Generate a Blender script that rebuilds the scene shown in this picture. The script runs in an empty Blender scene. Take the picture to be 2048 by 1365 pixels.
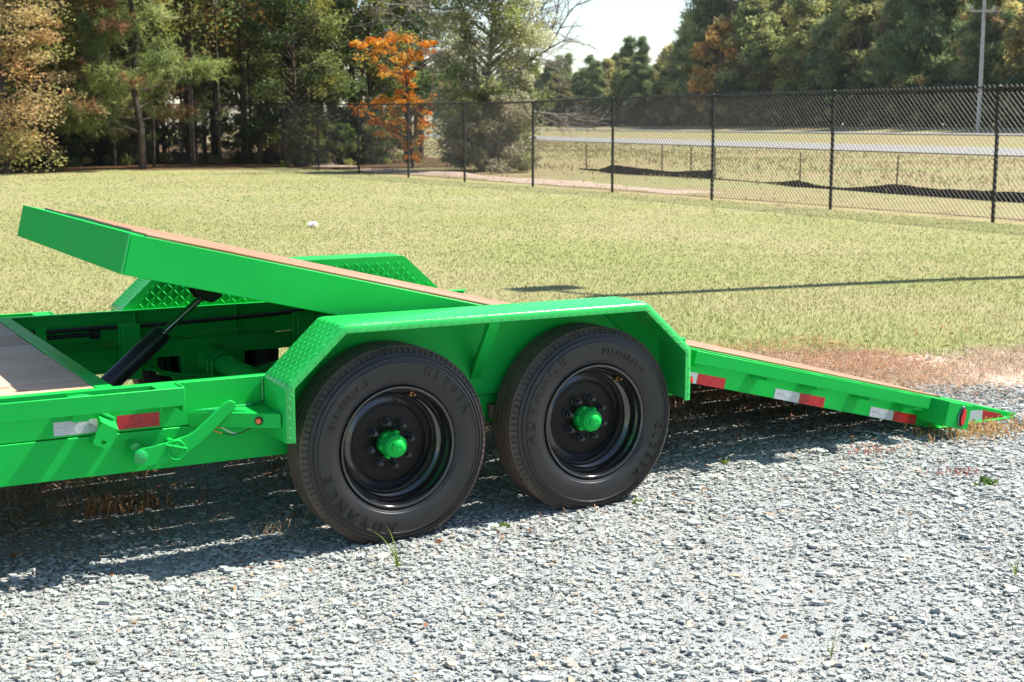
import bpy, bmesh, math, random
import numpy as np
from mathutils import Vector, Matrix

R = math.radians
rng = np.random.default_rng(7)
random.seed(7)
scene = bpy.context.scene
COL = scene.collection

# ------------------------------------------------------------------ camera, sky, sun, exposure
YAW, PITCH = R(28.93), R(8.675)
CAM = Vector((-2.145, -4.755, 1.564))
cam_d = bpy.data.cameras.new('camera')
cam_d.lens, cam_d.sensor_width = 50.0, 36.0
cam_d.clip_start, cam_d.clip_end = 0.1, 3000.0
cam_d.dof.use_dof = True
cam_d.dof.focus_distance = 6.0
cam_d.dof.aperture_fstop = 7.0
cam_o = bpy.data.objects.new('camera', cam_d)
cam_o.location = CAM
cam_o.rotation_euler = (R(90) - PITCH, 0, -YAW)
COL.objects.link(cam_o)
scene.camera = cam_o

SUN_DIR = Vector((0.731, -0.10, 1.0)).normalized()
elev = math.asin(SUN_DIR.z)
azim = math.atan2(SUN_DIR.x, SUN_DIR.y)
world = bpy.data.worlds.new("World")
scene.world = world
world.use_nodes = True
nt = world.node_tree
bg = nt.nodes['Background']
sky = nt.nodes.new('ShaderNodeTexSky')
sky.sky_type = 'NISHITA'
sky.sun_disc = False
sky.sun_elevation = elev
sky.sun_rotation = azim
sky.air_density, sky.dust_density, sky.ozone_density = 1.0, 0.5, 1.0
nt.links.new(sky.outputs['Color'], bg.inputs['Color'])
bg.inputs['Strength'].default_value = 0.085
sun_d = bpy.data.lights.new('sun', 'SUN')
sun_d.energy, sun_d.angle, sun_d.color = 5.0, R(0.53), (1.0, 0.93, 0.82)
sun_o = bpy.data.objects.new('sun', sun_d)
sun_o.rotation_euler = SUN_DIR.to_track_quat('Z', 'Y').to_euler()
COL.objects.link(sun_o)
scene.view_settings.view_transform = 'Standard'
scene.view_settings.look = 'None'
scene.view_settings.gamma = 1.0
scene.view_settings.use_curve_mapping = False
scene.view_settings.exposure = 1.24
scene.cycles.max_bounces = 8
scene.cycles.transparent_max_bounces = 8
scene.cycles.use_denoising = True


# ------------------------------------------------------------------ helpers
def tag(o, label=None, cat=None, group=None, kind=None):
    if label: o['label'] = label
    if cat: o['category'] = cat
    if group: o['group'] = group
    if kind: o['kind'] = kind
    return o


def empty(name, loc, label=None, cat=None, group=None, rz=0.0):
    o = bpy.data.objects.new(name, None)
    o.location = loc
    o.rotation_euler = (0, 0, rz)
    COL.objects.link(o)
    return tag(o, label, cat, group)


def link(name, me, parent=None, loc=(0, 0, 0), rot=(0, 0, 0)):
    o = bpy.data.objects.new(name, me)
    o.location = loc
    o.rotation_euler = rot
    COL.objects.link(o)
    if parent is not None: o.parent = parent
    return o


def copy_tree(o, parent=None):
    c = o.copy()
    COL.objects.link(c)
    if parent is not None: c.parent = parent
    for ch in list(o.children): copy_tree(ch, c)
    return c


class MB:
    """collects shapes that become one mesh object"""
    def __init__(self):
        self.v, self.f = [], []

    def add(self, vs, fs):
        k = len(self.v)
        self.v += [tuple(p) for p in vs]
        self.f += [tuple(i + k for i in f) for f in fs]
        return self

    def box(self, x0, x1, y0, y1, z0, z1):
        vs = [(x, y, z) for z in (z0, z1) for y in (y0, y1) for x in (x0, x1)]
        return self.add(vs, [(0, 2, 3, 1), (4, 5, 7, 6), (0, 1, 5, 4), (2, 6, 7, 3), (0, 4, 6, 2), (1, 3, 7, 5)])

    def prism(self, poly, axis, a, b):
        """polygon in the plane across `axis`, extruded from a to b"""
        n = len(poly)
        def P(p, t):
            if axis == 'y': return (p[0], t, p[1])
            if axis == 'x': return (t, p[0], p[1])
            return (p[0], p[1], t)
        vs = [P(p, a) for p in poly] + [P(p, b) for p in poly]
        fs = [tuple(range(n)), tuple(range(2 * n - 1, n - 1, -1))]
        fs += [(i, i + n, (i + 1) % n + n, (i + 1) % n) for i in range(n)]
        return self.add(vs, fs)

    def tube(self, pts, radii, n=10, caps=True):
        pts = [Vector(p) for p in pts]
        if not hasattr(radii, '__len__'): radii = [radii] * len(pts)
        vs, fs = [], []
        for i, p in enumerate(pts):
            t = (pts[min(i + 1, len(pts) - 1)] - pts[max(i - 1, 0)]).normalized()
            a = Vector((0, 0, 1)) if abs(t.z) < 0.9 else Vector((1, 0, 0))
            u = t.cross(a).normalized()
            w = t.cross(u)
            for k in range(n):
                an = 2 * math.pi * k / n
                vs.append(p + (u * math.cos(an) + w * math.sin(an)) * radii[i])
        for i in range(len(pts) - 1):
            for k in range(n):
                a0, a1 = i * n + k, i * n + (k + 1) % n
                fs.append((a0, a1, a1 + n, a0 + n))
        if caps:
            fs.append(tuple(range(n - 1, -1, -1)))
            fs.append(tuple(range((len(pts) - 1) * n, len(pts) * n)))
        return self.add(vs, fs)

    def lathe(self, prof, n=48, axis='y', mod=None, close=False):
        """profile of (radius, height) spun about the axis through the origin"""
        vs, fs = [], []
        m = len(prof)
        for k in range(n):
            an = 2 * math.pi * k / n
            for j, (r, h) in enumerate(prof):
                if mod: r = mod(k, j, r)
                c, s = r * math.cos(an), r * math.sin(an)
                vs.append((c, h, s) if axis == 'y' else (c, s, h))
        for k in range(n):
            k2 = (k + 1) % n
            for j in range(m - 1 if not close else m):
                j2 = (j + 1) % m
                fs.append((k * m + j, k2 * m + j, k2 * m + j2, k * m + j2))
        return self.add(vs, fs)

    def mesh(self, name, m, smooth=True, angle=32):
        me = bpy.data.meshes.new(name)
        me.from_pydata(self.v, [], self.f)
        bm = bmesh.new()
        bm.from_mesh(me)
        bmesh.ops.recalc_face_normals(bm, faces=bm.faces)
        bm.to_mesh(me)
        bm.free()
        me.materials.append(m)
        if smooth:
            me.shade_smooth()
            me.set_sharp_from_angle(angle=R(angle))
        return me

    def build(self, name, m, parent=None, bevel=0.0, loc=(0, 0, 0), rot=(0, 0, 0), smooth=True, angle=32):
        o = link(name, self.mesh(name, m, smooth, angle), parent, loc, rot)
        if bevel:
            b = o.modifiers.new('bevel', 'BEVEL')
            b.width, b.segments, b.limit_method, b.angle_limit = bevel, 2, 'ANGLE', R(40)
            b.harden_normals = False
        return o


def np_mesh(name, verts, loops, sizes, mat, tint=None, smooth=False):
    """fast mesh from arrays: verts (n,3), flat loop indices, per-face sizes, tint (n,3) stored on the points"""
    me = bpy.data.meshes.new(name)
    me.vertices.add(len(verts))
    me.vertices.foreach_set('co', np.asarray(verts, np.float32).ravel())
    me.loops.add(len(loops))
    me.loops.foreach_set('vertex_index', np.asarray(loops, np.int32))
    sizes = np.asarray(sizes, np.int32)
    me.polygons.add(len(sizes))
    me.polygons.foreach_set('loop_start', np.concatenate([[0], np.cumsum(sizes)[:-1]]).astype(np.int32))
    me.polygons.foreach_set('use_smooth', np.full(len(sizes), smooth))
    me.update(calc_edges=True)
    if tint is not None:
        a = me.attributes.new('tint', 'FLOAT_COLOR', 'POINT')
        c = np.ones((len(verts), 4), np.float32)
        c[:, :3] = tint
        a.data.foreach_set('color', c.ravel())
    me.materials.append(mat)
    return me


# ------------------------------------------------------------------ materials
def new_mat(name):
    m = bpy.data.materials.new(name)
    m.use_nodes = True
    n = m.node_tree
    return m, n, n.nodes['Principled BSDF'], n.links


def simple(name, col, rough=0.5, metal=0.0, coat=0.0, spec=0.5, noise=0.0, nscale=20.0, bump=0.0, bscale=200.0):
    m, n, p, L = new_mat(name)
    p.inputs['Base Color'].default_value = (*col, 1)
    p.inputs['Roughness'].default_value = rough
    p.inputs['Metallic'].default_value = metal
    p.inputs['Coat Weight'].default_value = coat
    p.inputs['Coat Roughness'].default_value = 0.12
    p.inputs['Specular IOR Level'].default_value = spec
    tc = n.nodes.new('ShaderNodeTexCoord')
    if noise:
        t = n.nodes.new('ShaderNodeTexNoise')
        t.inputs['Scale'].default_value = nscale
        t.inputs['Detail'].default_value = 5
        L.new(tc.outputs['Object'], t.inputs['Vector'])
        mr = n.nodes.new('ShaderNodeMapRange')
        mr.inputs['From Min'].default_value, mr.inputs['From Max'].default_value = 0.3, 0.7
        mr.inputs['To Min'].default_value, mr.inputs['To Max'].default_value = 1 - noise, 1 + noise
        L.new(t.outputs['Fac'], mr.inputs['Value'])
        mx = n.nodes.new('ShaderNodeMix')
        mx.data_type, mx.blend_type = 'RGBA', 'MULTIPLY'
        mx.inputs['Factor'].default_value = 1
        mx.inputs['A'].default_value = (*col, 1)
        L.new(mr.outputs['Result'], mx.inputs['B'])
        L.new(mx.outputs['Result'], p.inputs['Base Color'])
        rr = n.nodes.new('ShaderNodeMapRange')
        rr.inputs['From Min'].default_value, rr.inputs['From Max'].default_value = 0.3, 0.7
        rr.inputs['To Min'].default_value, rr.inputs['To Max'].default_value = max(rough - 0.08, 0.03), min(rough + 0.08, 1)
        L.new(t.outputs['Fac'], rr.inputs['Value'])
        L.new(rr.outputs['Result'], p.inputs['Roughness'])
    if bump:
        t2 = n.nodes.new('ShaderNodeTexNoise')
        t2.inputs['Scale'].default_value = bscale
        t2.inputs['Detail'].default_value = 3
        L.new(tc.outputs['Object'], t2.inputs['Vector'])
        b = n.nodes.new('ShaderNodeBump')
        b.inputs['Strength'].default_value = bump
        b.inputs['Distance'].default_value = 0.002
        L.new(t2.outputs['Fac'], b.inputs['Height'])
        L.new(b.outputs['Normal'], p.inputs['Normal'])
    return m


M_GREEN = simple('green_enamel', (0.010, 0.47, 0.070), 0.38, metal=0.12, coat=0.0, spec=0.5, noise=0.08, nscale=2.5, bump=0.10, bscale=90)
M_GREEN.node_tree.nodes['Principled BSDF'].inputs['IOR'].default_value = 1.24
M_DULL = simple('shaded_green_enamel', (0.004, 0.40, 0.065), 0.75, spec=0.1, noise=0.05, nscale=6)  # same enamel made darker and duller, so the shaded front reads dark
M_PLATE = simple('green_tread_plate', (0.018, 0.49, 0.085), 0.30, coat=0.30, noise=0.06, nscale=9, bump=0.08, bscale=120)
M_WELD = simple('green_weld', (0.004, 0.36, 0.075), 0.3, coat=0.4, bump=0.9, bscale=160)
M_BLACKGLOSS = simple('black_gloss_enamel', (0.010, 0.010, 0.011), 0.14, coat=1.0, spec=0.7, noise=0.2, nscale=15)
M_BLACKSATIN = simple('black_satin', (0.012, 0.013, 0.015), 0.33, coat=0.2)
M_BLACKMATT = simple('black_rubber_hose', (0.014, 0.014, 0.015), 0.55)
M_NUT = simple('black_nut_steel', (0.05, 0.054, 0.06), 0.26, metal=0.5)
M_DISC = simple('dusty_black_disc', (0.011, 0.009, 0.007), 0.38, spec=0.22, noise=0.25, nscale=18)
M_CHROME = simple('chrome_rod', (0.30, 0.31, 0.34), 0.16, metal=1.0)
M_BRASS = simple('brass', (0.55, 0.30, 0.12), 0.3, metal=1.0)
M_STEEL = simple('galvanised_steel', (0.45, 0.46, 0.47), 0.45, metal=0.7, noise=0.15, nscale=4)
M_CONCPOLE = simple('grey_pole', (0.42, 0.42, 0.41), 0.7, noise=0.12, nscale=3)
M_AMBER = simple('amber_lens', (0.80, 0.16, 0.01), 0.12, coat=0.6)
M_REDLENS = simple('red_lens', (0.75, 0.02, 0.01), 0.12, coat=0.6)
M_REDTAPE = simple('red_reflective_tape', (0.46, 0.006, 0.012), 0.30, coat=0.3, noise=0.22, nscale=38)
M_WHITETAPE = simple('white_reflective_tape', (0.50, 0.53, 0.58), 0.32, coat=0.3, noise=0.06, nscale=60)
M_REDPRINT = simple('red_print', (0.5, 0.03, 0.05), 0.4)
M_WHITEPRINT = simple('pale_print', (0.57, 0.60, 0.65), 0.3)
M_FENCE = simple('black_vinyl', (0.010, 0.011, 0.011), 0.45)
M_WIREMESH = simple('black_vinyl_wire', (0.022, 0.023, 0.023), 0.36)
M_SILT = simple('black_geotextile', (0.018, 0.015, 0.014), 0.8, noise=0.3, nscale=3)
M_STAKE = simple('weathered_stake', (0.13, 0.08, 0.05), 0.85, noise=0.25, nscale=8)
M_BARK = simple('bark', (0.065, 0.048, 0.036), 0.9, noise=0.4, nscale=5)
M_GREYBARK = simple('grey_bark', (0.17, 0.15, 0.13), 0.9, noise=0.3, nscale=4)
M_PAPER = simple('paper', (0.80, 0.80, 0.82), 0.7)
M_ORANGEWIRE = simple('orange_wire', (0.7, 0.25, 0.02), 0.4)
M_WHITEWIRE = simple('white_wire', (0.7, 0.7, 0.7), 0.4)
M_GROUT = simple('dark_seam', (0.004, 0.04, 0.012), 0.6)


def rubber():
    m, n, p, L = new_mat('tyre_rubber')
    tc = n.nodes.new('ShaderNodeTexCoord')
    sx = n.nodes.new('ShaderNodeSeparateXYZ')
    L.new(tc.outputs['Object'], sx.inputs[0])
    def math_(op, a, b=None):
        k = n.nodes.new('ShaderNodeMath'); k.operation = op
        for i, s in enumerate((a, b)):
            if s is None: continue
            if isinstance(s, (int, float)): k.inputs[i].default_value = s
            else: L.new(s, k.inputs[i])
        return k.outputs[0]
    r = math_('SQRT', math_('ADD', math_('MULTIPLY', sx.outputs[0], sx.outputs[0]), math_('MULTIPLY', sx.outputs[2], sx.outputs[2])))
    tread = n.nodes.new('ShaderNodeMapRange')           # road dust sits on the tread and shoulder
    tread.inputs['From Min'].default_value, tread.inputs['From Max'].default_value = 0.350, 0.382
    L.new(r, tread.inputs['Value'])
    t = n.nodes.new('ShaderNodeTexNoise'); t.inputs['Scale'].default_value = 22; t.inputs['Detail'].default_value = 6
    L.new(tc.outputs['Object'], t.inputs['Vector'])
    t2 = n.nodes.new('ShaderNodeTexNoise'); t2.inputs['Scale'].default_value = 4.5; t2.inputs['Detail'].default_value = 4
    L.new(tc.outputs['Object'], t2.inputs['Vector'])
    dust = math_('ADD', math_('MULTIPLY', tread.outputs[0], math_('MULTIPLY', t.outputs['Fac'], 0.85)), math_('MULTIPLY', math_('SUBTRACT', t2.outputs['Fac'], 0.50), 0.30))
    mx = n.nodes.new('ShaderNodeMix'); mx.data_type = 'RGBA'
    L.new(dust, mx.inputs['Factor'])
    mx.inputs['A'].default_value = (0.016, 0.0165, 0.018, 1)
    mx.inputs['B'].default_value = (0.17, 0.118, 0.085, 1)
    mx.clamp_factor = True
    L.new(mx.outputs['Result'], p.inputs['Base Color'])
    p.inputs['Specular IOR Level'].default_value = 0.5
    rr = n.nodes.new('ShaderNodeMapRange')
    rr.inputs['To Min'].default_value, rr.inputs['To Max'].default_value = 0.36, 0.85
    L.new(dust, rr.inputs['Value']); L.new(rr.outputs[0], p.inputs['Roughness'])
    b = n.nodes.new('ShaderNodeBump'); b.inputs['Strength'].default_value = 0.25; b.inputs['Distance'].default_value = 0.002
    t3 = n.nodes.new('ShaderNodeTexNoise'); t3.inputs['Scale'].default_value = 120
    L.new(tc.outputs['Object'], t3.inputs['Vector']); L.new(t3.outputs['Fac'], b.inputs['Height'])
    L.new(b.outputs['Normal'], p.inputs['Normal'])
    return m


M_RUBBER = rubber()
M_LETTER = simple('raised_rubber', (0.007, 0.007, 0.0075), 0.27)


def wood(name, light, dark, grey):
    m, n, p, L = new_mat(name)
    tc = n.nodes.new('ShaderNodeTexCoord')
    oi = n.nodes.new('ShaderNodeObjectInfo')
    mp = n.nodes.new('ShaderNodeMapping')
    mp.inputs['Scale'].default_value = (1.2, 14, 14)
    ad = n.nodes.new('ShaderNodeVectorMath'); ad.operation = 'MULTIPLY_ADD'
    L.new(oi.outputs['Random'], ad.inputs[0]); ad.inputs[1].default_value = (37, 11, 5)
    L.new(tc.outputs['Object'], ad.inputs[2]); L.new(ad.outputs[0], mp.inputs['Vector'])
    g = n.nodes.new('ShaderNodeTexNoise'); g.inputs['Scale'].default_value = 3.5; g.inputs['Detail'].default_value = 8; g.inputs['Distortion'].default_value = 0.6
    L.new(mp.outputs[0], g.inputs['Vector'])
    cr = n.nodes.new('ShaderNodeValToRGB')
    cr.color_ramp.elements[0].position, cr.color_ramp.elements[1].position = 0.3, 0.7
    cr.color_ramp.elements[0].color, cr.color_ramp.elements[1].color = (*dark, 1), (*light, 1)
    L.new(g.outputs['Fac'], cr.inputs[0])
    big = n.nodes.new('ShaderNodeTexNoise'); big.inputs['Scale'].default_value = 2.2; big.inputs['Detail'].default_value = 4
    L.new(ad.outputs[0], big.inputs['Vector'])
    mr = n.nodes.new('ShaderNodeMapRange'); mr.inputs['From Min'].default_value, mr.inputs['From Max'].default_value = 0.40, 0.62
    L.new(big.outputs['Fac'], mr.inputs['Value'])
    mx = n.nodes.new('ShaderNodeMix'); mx.data_type = 'RGBA'
    L.new(mr.outputs[0], mx.inputs['Factor']); L.new(cr.outputs[0], mx.inputs['A']); mx.inputs['B'].default_value = (*grey, 1)
    # knots
    mk = n.nodes.new('ShaderNodeMapping'); mk.inputs['Scale'].default_value = (3.0, 7, 7)
    L.new(ad.outputs[0], mk.inputs['Vector'])
    vo = n.nodes.new('ShaderNodeTexVoronoi'); vo.inputs['Scale'].default_value = 1.0
    L.new(mk.outputs[0], vo.inputs['Vector'])
    kn = n.nodes.new('ShaderNodeMapRange'); kn.inputs['From Min'].default_value, kn.inputs['From Max'].default_value = 0.05, 0.14
    kn.inputs['To Min'].default_value, kn.inputs['To Max'].default_value = 0.85, 0.0
    L.new(vo.outputs['Distance'], kn.inputs['Value'])
    m2 = n.nodes.new('ShaderNodeMix'); m2.data_type = 'RGBA'
    L.new(kn.outputs[0], m2.inputs['Factor']); L.new(mx.outputs['Result'], m2.inputs['A']); m2.inputs['B'].default_value = (0.05, 0.028, 0.018, 1)
    hsv = n.nodes.new('ShaderNodeHueSaturation')
    vr = n.nodes.new('ShaderNodeMapRange'); vr.inputs['To Min'].default_value, vr.inputs['To Max'].default_value = 0.85, 1.15
    L.new(oi.outputs['Random'], vr.inputs['Value']); L.new(vr.outputs[0], hsv.inputs['Value']); L.new(m2.outputs['Result'], hsv.inputs['Color'])
    L.new(hsv.outputs[0], p.inputs['Base Color'])
    p.inputs['Roughness'].default_value = 0.62
    b = n.nodes.new('ShaderNodeBump'); b.inputs['Strength'].default_value = 0.4; b.inputs['Distance'].default_value = 0.003
    L.new(g.outputs['Fac'], b.inputs['Height']); L.new(b.outputs['Normal'], p.inputs['Normal'])
    return m


M_DECKWOOD = wood('treated_pine', (0.40, 0.205, 0.115), (0.27, 0.11, 0.055), (0.36, 0.20, 0.125))
M_OLDWOOD = wood('weathered_pine', (0.64, 0.39, 0.25), (0.42, 0.24, 0.14), (0.55, 0.40, 0.30))


def tinted(name, rough=0.7, transl=0.0, spec=0.3, noise=0.0, nscale=1.0, objvar=0.0):
    """colour comes from the points of the mesh (each leaf, blade or stone its own)"""
    m, n, p, L = new_mat(name)
    at = n.nodes.new('ShaderNodeAttribute'); at.attribute_name = 'tint'
    c = at.outputs['Color']
    if objvar:
        oi = n.nodes.new('ShaderNodeObjectInfo')
        mr = n.nodes.new('ShaderNodeMapRange'); mr.inputs['To Min'].default_value, mr.inputs['To Max'].default_value = 1 - objvar, 1 + objvar
        L.new(oi.outputs['Random'], mr.inputs['Value'])
        h = n.nodes.new('ShaderNodeHueSaturation')
        L.new(mr.outputs[0], h.inputs['Value']); L.new(c, h.inputs['Color'])
        mh = n.nodes.new('ShaderNodeMapRange'); mh.inputs['To Min'].default_value, mh.inputs['To Max'].default_value = 0.48, 0.52
        m7 = n.nodes.new('ShaderNodeMath'); m7.operation = 'FRACT'
        m8 = n.nodes.new('ShaderNodeMath'); m8.operation = 'MULTIPLY'; m8.inputs[1].default_value = 7.31
        L.new(oi.outputs['Random'], m8.inputs[0]); L.new(m8.outputs[0], m7.inputs[0]); L.new(m7.outputs[0], mh.inputs['Value']); L.new(mh.outputs[0], h.inputs['Hue'])
        c = h.outputs[0]
    if noise:
        tc = n.nodes.new('ShaderNodeTexCoord')
        t = n.nodes.new('ShaderNodeTexNoise'); t.inputs['Scale'].default_value = nscale; t.inputs['Detail'].default_value = 4
        L.new(tc.outputs['Object'], t.inputs['Vector'])
        mr = n.nodes.new('ShaderNodeMapRange')
        mr.inputs['From Min'].default_value, mr.inputs['From Max'].default_value = 0.3, 0.7
        mr.inputs['To Min'].default_value, mr.inputs['To Max'].default_value = 1 - noise, 1 + noise
        L.new(t.outputs['Fac'], mr.inputs['Value'])
        mx = n.nodes.new('ShaderNodeMix'); mx.data_type, mx.blend_type = 'RGBA', 'MULTIPLY'; mx.inputs['Factor'].default_value = 1
        L.new(c, mx.inputs['A']); L.new(mr.outputs[0], mx.inputs['B'])
        c = mx.outputs['Result']
    L.new(c, p.inputs['Base Color'])
    p.inputs['Roughness'].default_value = rough
    p.inputs['Specular IOR Level'].default_value = spec
    if transl:
        tr = n.nodes.new('ShaderNodeBsdfTranslucent')
        L.new(c, tr.inputs['Color'])
        ms = n.nodes.new('ShaderNodeMixShader'); ms.inputs[0].default_value = transl
        out = n.nodes['Material Output']
        L.new(p.outputs[0], ms.inputs[1]); L.new(tr.outputs[0], ms.inputs[2]); L.new(ms.outputs[0], out.inputs['Surface'])
    return m


M_STONE = tinted('slate_chips', 0.65, spec=0.35, noise=0.12, nscale=60)
M_GRASS = tinted('grass_blades', 0.7, transl=0.45, spec=0.25)
M_LEAF = tinted('leaves', 0.6, transl=0.48, spec=0.25, objvar=0.16)


def ground_mat(name, stops, scale, detail=8, bump=0.3, bscale=8.0, second=None):
    m, n, p, L = new_mat(name)
    tc = n.nodes.new('ShaderNodeTexCoord')
    t = n.nodes.new('ShaderNodeTexNoise'); t.inputs['Scale'].default_value = scale; t.inputs['Detail'].default_value = detail; t.inputs['Roughness'].default_value = 0.65
    L.new(tc.outputs['Object'], t.inputs['Vector'])
    cr = n.nodes.new('ShaderNodeValToRGB')
    el = cr.color_ramp.elements
    while len(el) < len(stops): el.new(0.5)
    for e, (pos, c) in zip(el, stops): e.position, e.color = pos, (*c, 1)
    L.new(t.outputs['Fac'], cr.inputs[0])
    out = cr.outputs[0]
    if second:
        t2 = n.nodes.new('ShaderNodeTexNoise'); t2.inputs['Scale'].default_value = second[0]; t2.inputs['Detail'].default_value = 5
        L.new(tc.outputs['Object'], t2.inputs['Vector'])
        mr = n.nodes.new('ShaderNodeMapRange'); mr.inputs['From Min'].default_value, mr.inputs['From Max'].default_value = 0.42, 0.6
        L.new(t2.outputs['Fac'], mr.inputs['Value'])
        mx = n.nodes.new('ShaderNodeMix'); mx.data_type, mx.blend_type = 'RGBA', 'MIX'
        L.new(mr.outputs[0], mx.inputs['Factor']); L.new(out, mx.inputs['A']); mx.inputs['B'].default_value = (*second[1], 1)
        out = mx.outputs['Result']
    L.new(out, p.inputs['Base Color'])
    p.inputs['Roughness'].default_value = 0.9
    p.inputs['Specular IOR Level'].default_value = 0.1
    t3 = n.nodes.new('ShaderNodeTexNoise'); t3.inputs['Scale'].default_value = bscale; t3.inputs['Detail'].default_value = 8
    L.new(tc.outputs['Object'], t3.inputs['Vector'])
    b = n.nodes.new('ShaderNodeBump'); b.inputs['Strength'].default_value = bump; b.inputs['Distance'].default_value = 0.05
    L.new(t3.outputs['Fac'], b.inputs['Height']); L.new(b.outputs['Normal'], p.inputs['Normal'])
    return m


M_FIELD = ground_mat('dry_field', [(0.34, (0.15, 0.105, 0.06)), (0.46, (0.25, 0.20, 0.11)), (0.58, (0.27, 0.235, 0.12)), (0.68, (0.19, 0.195, 0.08))], 1.4, second=(0.16, (0.23, 0.225, 0.10)), bump=0.6, bscale=5)
M_LAWN = ground_mat('lawn_soil', [(0.3, (0.18, 0.195, 0.078)), (0.5, (0.235, 0.24, 0.098)), (0.7, (0.19, 0.215, 0.078))], 2.2, second=(0.35, (0.262, 0.247, 0.122)), bump=0.25, bscale=14)
def gravel_base():
    m, n, p, L = new_mat('gravel_fines')
    tc = n.nodes.new('ShaderNodeTexCoord')
    v = n.nodes.new('ShaderNodeTexVoronoi'); v.inputs['Scale'].default_value = 150; v.inputs['Randomness'].default_value = 1
    L.new(tc.outputs['Object'], v.inputs['Vector'])
    sp = n.nodes.new('ShaderNodeSeparateColor'); L.new(v.outputs['Color'], sp.inputs[0])
    cr = n.nodes.new('ShaderNodeValToRGB'); el = cr.color_ramp.elements
    for q in (.35, .7): el.new(q)
    for e, (ps, c) in zip(el, ((0, (.22, .24, .245)), (.35, (.285, .31, .31)), (.7, (.335, .35, .35)), (1, (.33, .315, .28)))): e.position, e.color = ps, (*c, 1)
    L.new(sp.outputs[0], cr.inputs[0])
    t = n.nodes.new('ShaderNodeTexNoise'); t.inputs['Scale'].default_value = 3; t.inputs['Detail'].default_value = 6
    L.new(tc.outputs['Object'], t.inputs['Vector'])
    mx = n.nodes.new('ShaderNodeMix'); mx.data_type = 'RGBA'; mx.inputs['B'].default_value = (.315, .315, .30, 1)
    mr = n.nodes.new('ShaderNodeMapRange'); mr.inputs['From Min'].default_value, mr.inputs['From Max'].default_value, mr.inputs['To Max'].default_value = .45, .65, .6
    L.new(t.outputs['Fac'], mr.inputs['Value']); L.new(mr.outputs[0], mx.inputs['Factor']); L.new(cr.outputs[0], mx.inputs['A'])
    L.new(mx.outputs['Result'], p.inputs['Base Color']); p.inputs['Roughness'].default_value = .85; p.inputs['Specular IOR Level'].default_value = .2
    b = n.nodes.new('ShaderNodeBump'); b.inputs['Strength'].default_value = .9; b.inputs['Distance'].default_value = .006
    L.new(v.outputs['Distance'], b.inputs['Height']); b.invert = True; L.new(b.outputs['Normal'], p.inputs['Normal'])
    return m


M_GRAVELBASE = gravel_base()
M_LITTER = ground_mat('pine_litter', [(0.3, (0.28, 0.19, 0.13)), (0.5, (0.42, 0.32, 0.25)), (0.7, (0.52, 0.46, 0.40))], 9, bump=0.6, bscale=25)
M_WOODFLOOR = ground_mat('forest_floor', [(0.3, (0.05, 0.03, 0.018)), (0.55, (0.12, 0.07, 0.035)), (0.75, (0.20, 0.13, 0.07))], 1.6)
M_ROAD = ground_mat('worn_asphalt', [(0.3, (0.20, 0.20, 0.19)), (0.7, (0.27, 0.268, 0.255))], 1.2, bump=0.05)
M_MARK = simple('road_paint', (0.75, 0.75, 0.72), 0.7)


# ------------------------------------------------------------------ terrain
ROAD_A = np.array([54.8, 45.5]); ROAD_D = np.array([0.191, 0.982]); ROAD_N = np.array([0.982, -0.191])


def smooth01(t):
    t = np.clip(t, 0, 1)
    return t * t * (3 - 2 * t)


def height(x, y):
    x = np.asarray(x, float); y = np.asarray(y, float)
    near = 0.02 * np.clip(x, -3.0, 3.75) * (1 - smooth01((y - 3.0) / 6.0)) * (1 - smooth01((x - 7.0) / 6.0)) * smooth01((y + 12) / 6.0)
    q = (x - ROAD_A[0]) * ROAD_N[0] + (y - ROAD_A[1]) * ROAD_N[1]
    far = 0.66 * smooth01((q - 13) / 13.0) + 0.75 * smooth01((q - 32) / 18.0)
    und = 0.03 * np.sin(x * 0.31 + 1.0) * np.sin(y * 0.23) * smooth01((np.hypot(x, y) - 8) / 10.0) * (1 - smooth01((q + 8) / 8.0))
    return near + far + und


def grid_sheet(name, xs, ys, mat, dz, kind='structure', mask=None):
    xs, ys = np.asarray(xs, float), np.asarray(ys, float)
    X, Y = np.meshgrid(xs, ys)
    Z = height(X, Y) + dz
    V = np.stack([X.ravel(), Y.ravel(), Z.ravel()], 1)
    nx, ny = len(xs), len(ys)
    i, j = np.meshgrid(np.arange(nx - 1), np.arange(ny - 1))
    a = (j * nx + i).ravel()
    F = np.stack([a, a + 1, a + 1 + nx, a + nx], 1)
    if mask is not None:
        c = V[F].mean(1)
        F = F[mask(c[:, 0], c[:, 1])]
    me = np_mesh(name, V, F.ravel(), np.full(len(F), 4), mat, smooth=True)
    return tag(link(name, me), kind=kind)


def spread(a, b, n, p=1.0):
    t = np.linspace(0, 1, n) ** p
    return a + (b - a) * t


xs = np.unique(np.round(np.concatenate([np.linspace(-250, -40, 8), np.linspace(-40, 30, 71), np.linspace(30, 140, 56), np.linspace(140, 450, 24)]), 3))
ys = np.unique(np.round(np.concatenate([np.linspace(-120, -20, 6), np.linspace(-20, 60, 81), np.linspace(60, 320, 53), np.linspace(320, 560, 12)]), 3))
grid_sheet('ground', xs, ys, M_FIELD, -0.012)


# lawn edge and gravel edge (world x -> y)
def lawn_edge(x):
    x = np.asarray(x, float)
    base = np.where(x < 3.0, 2.75, 2.75 - 0.40 * (x - 3.0))
    return np.maximum(base, 1.1) + 0.10 * np.sin(x * 2.3) + 0.06 * np.sin(x * 6.1 + 1) + 0.03 * np.sin(x * 15)


def gravel_edge(x):
    x = np.asarray(x, float)
    base = np.where(x < 2.6, 1.45, 1.45 - 0.47 * (x - 2.6))
    return np.maximum(base, -1.0) + 0.16 * np.sin(x * 1.7 + 0.6) + 0.08 * np.sin(x * 5.3)


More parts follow.
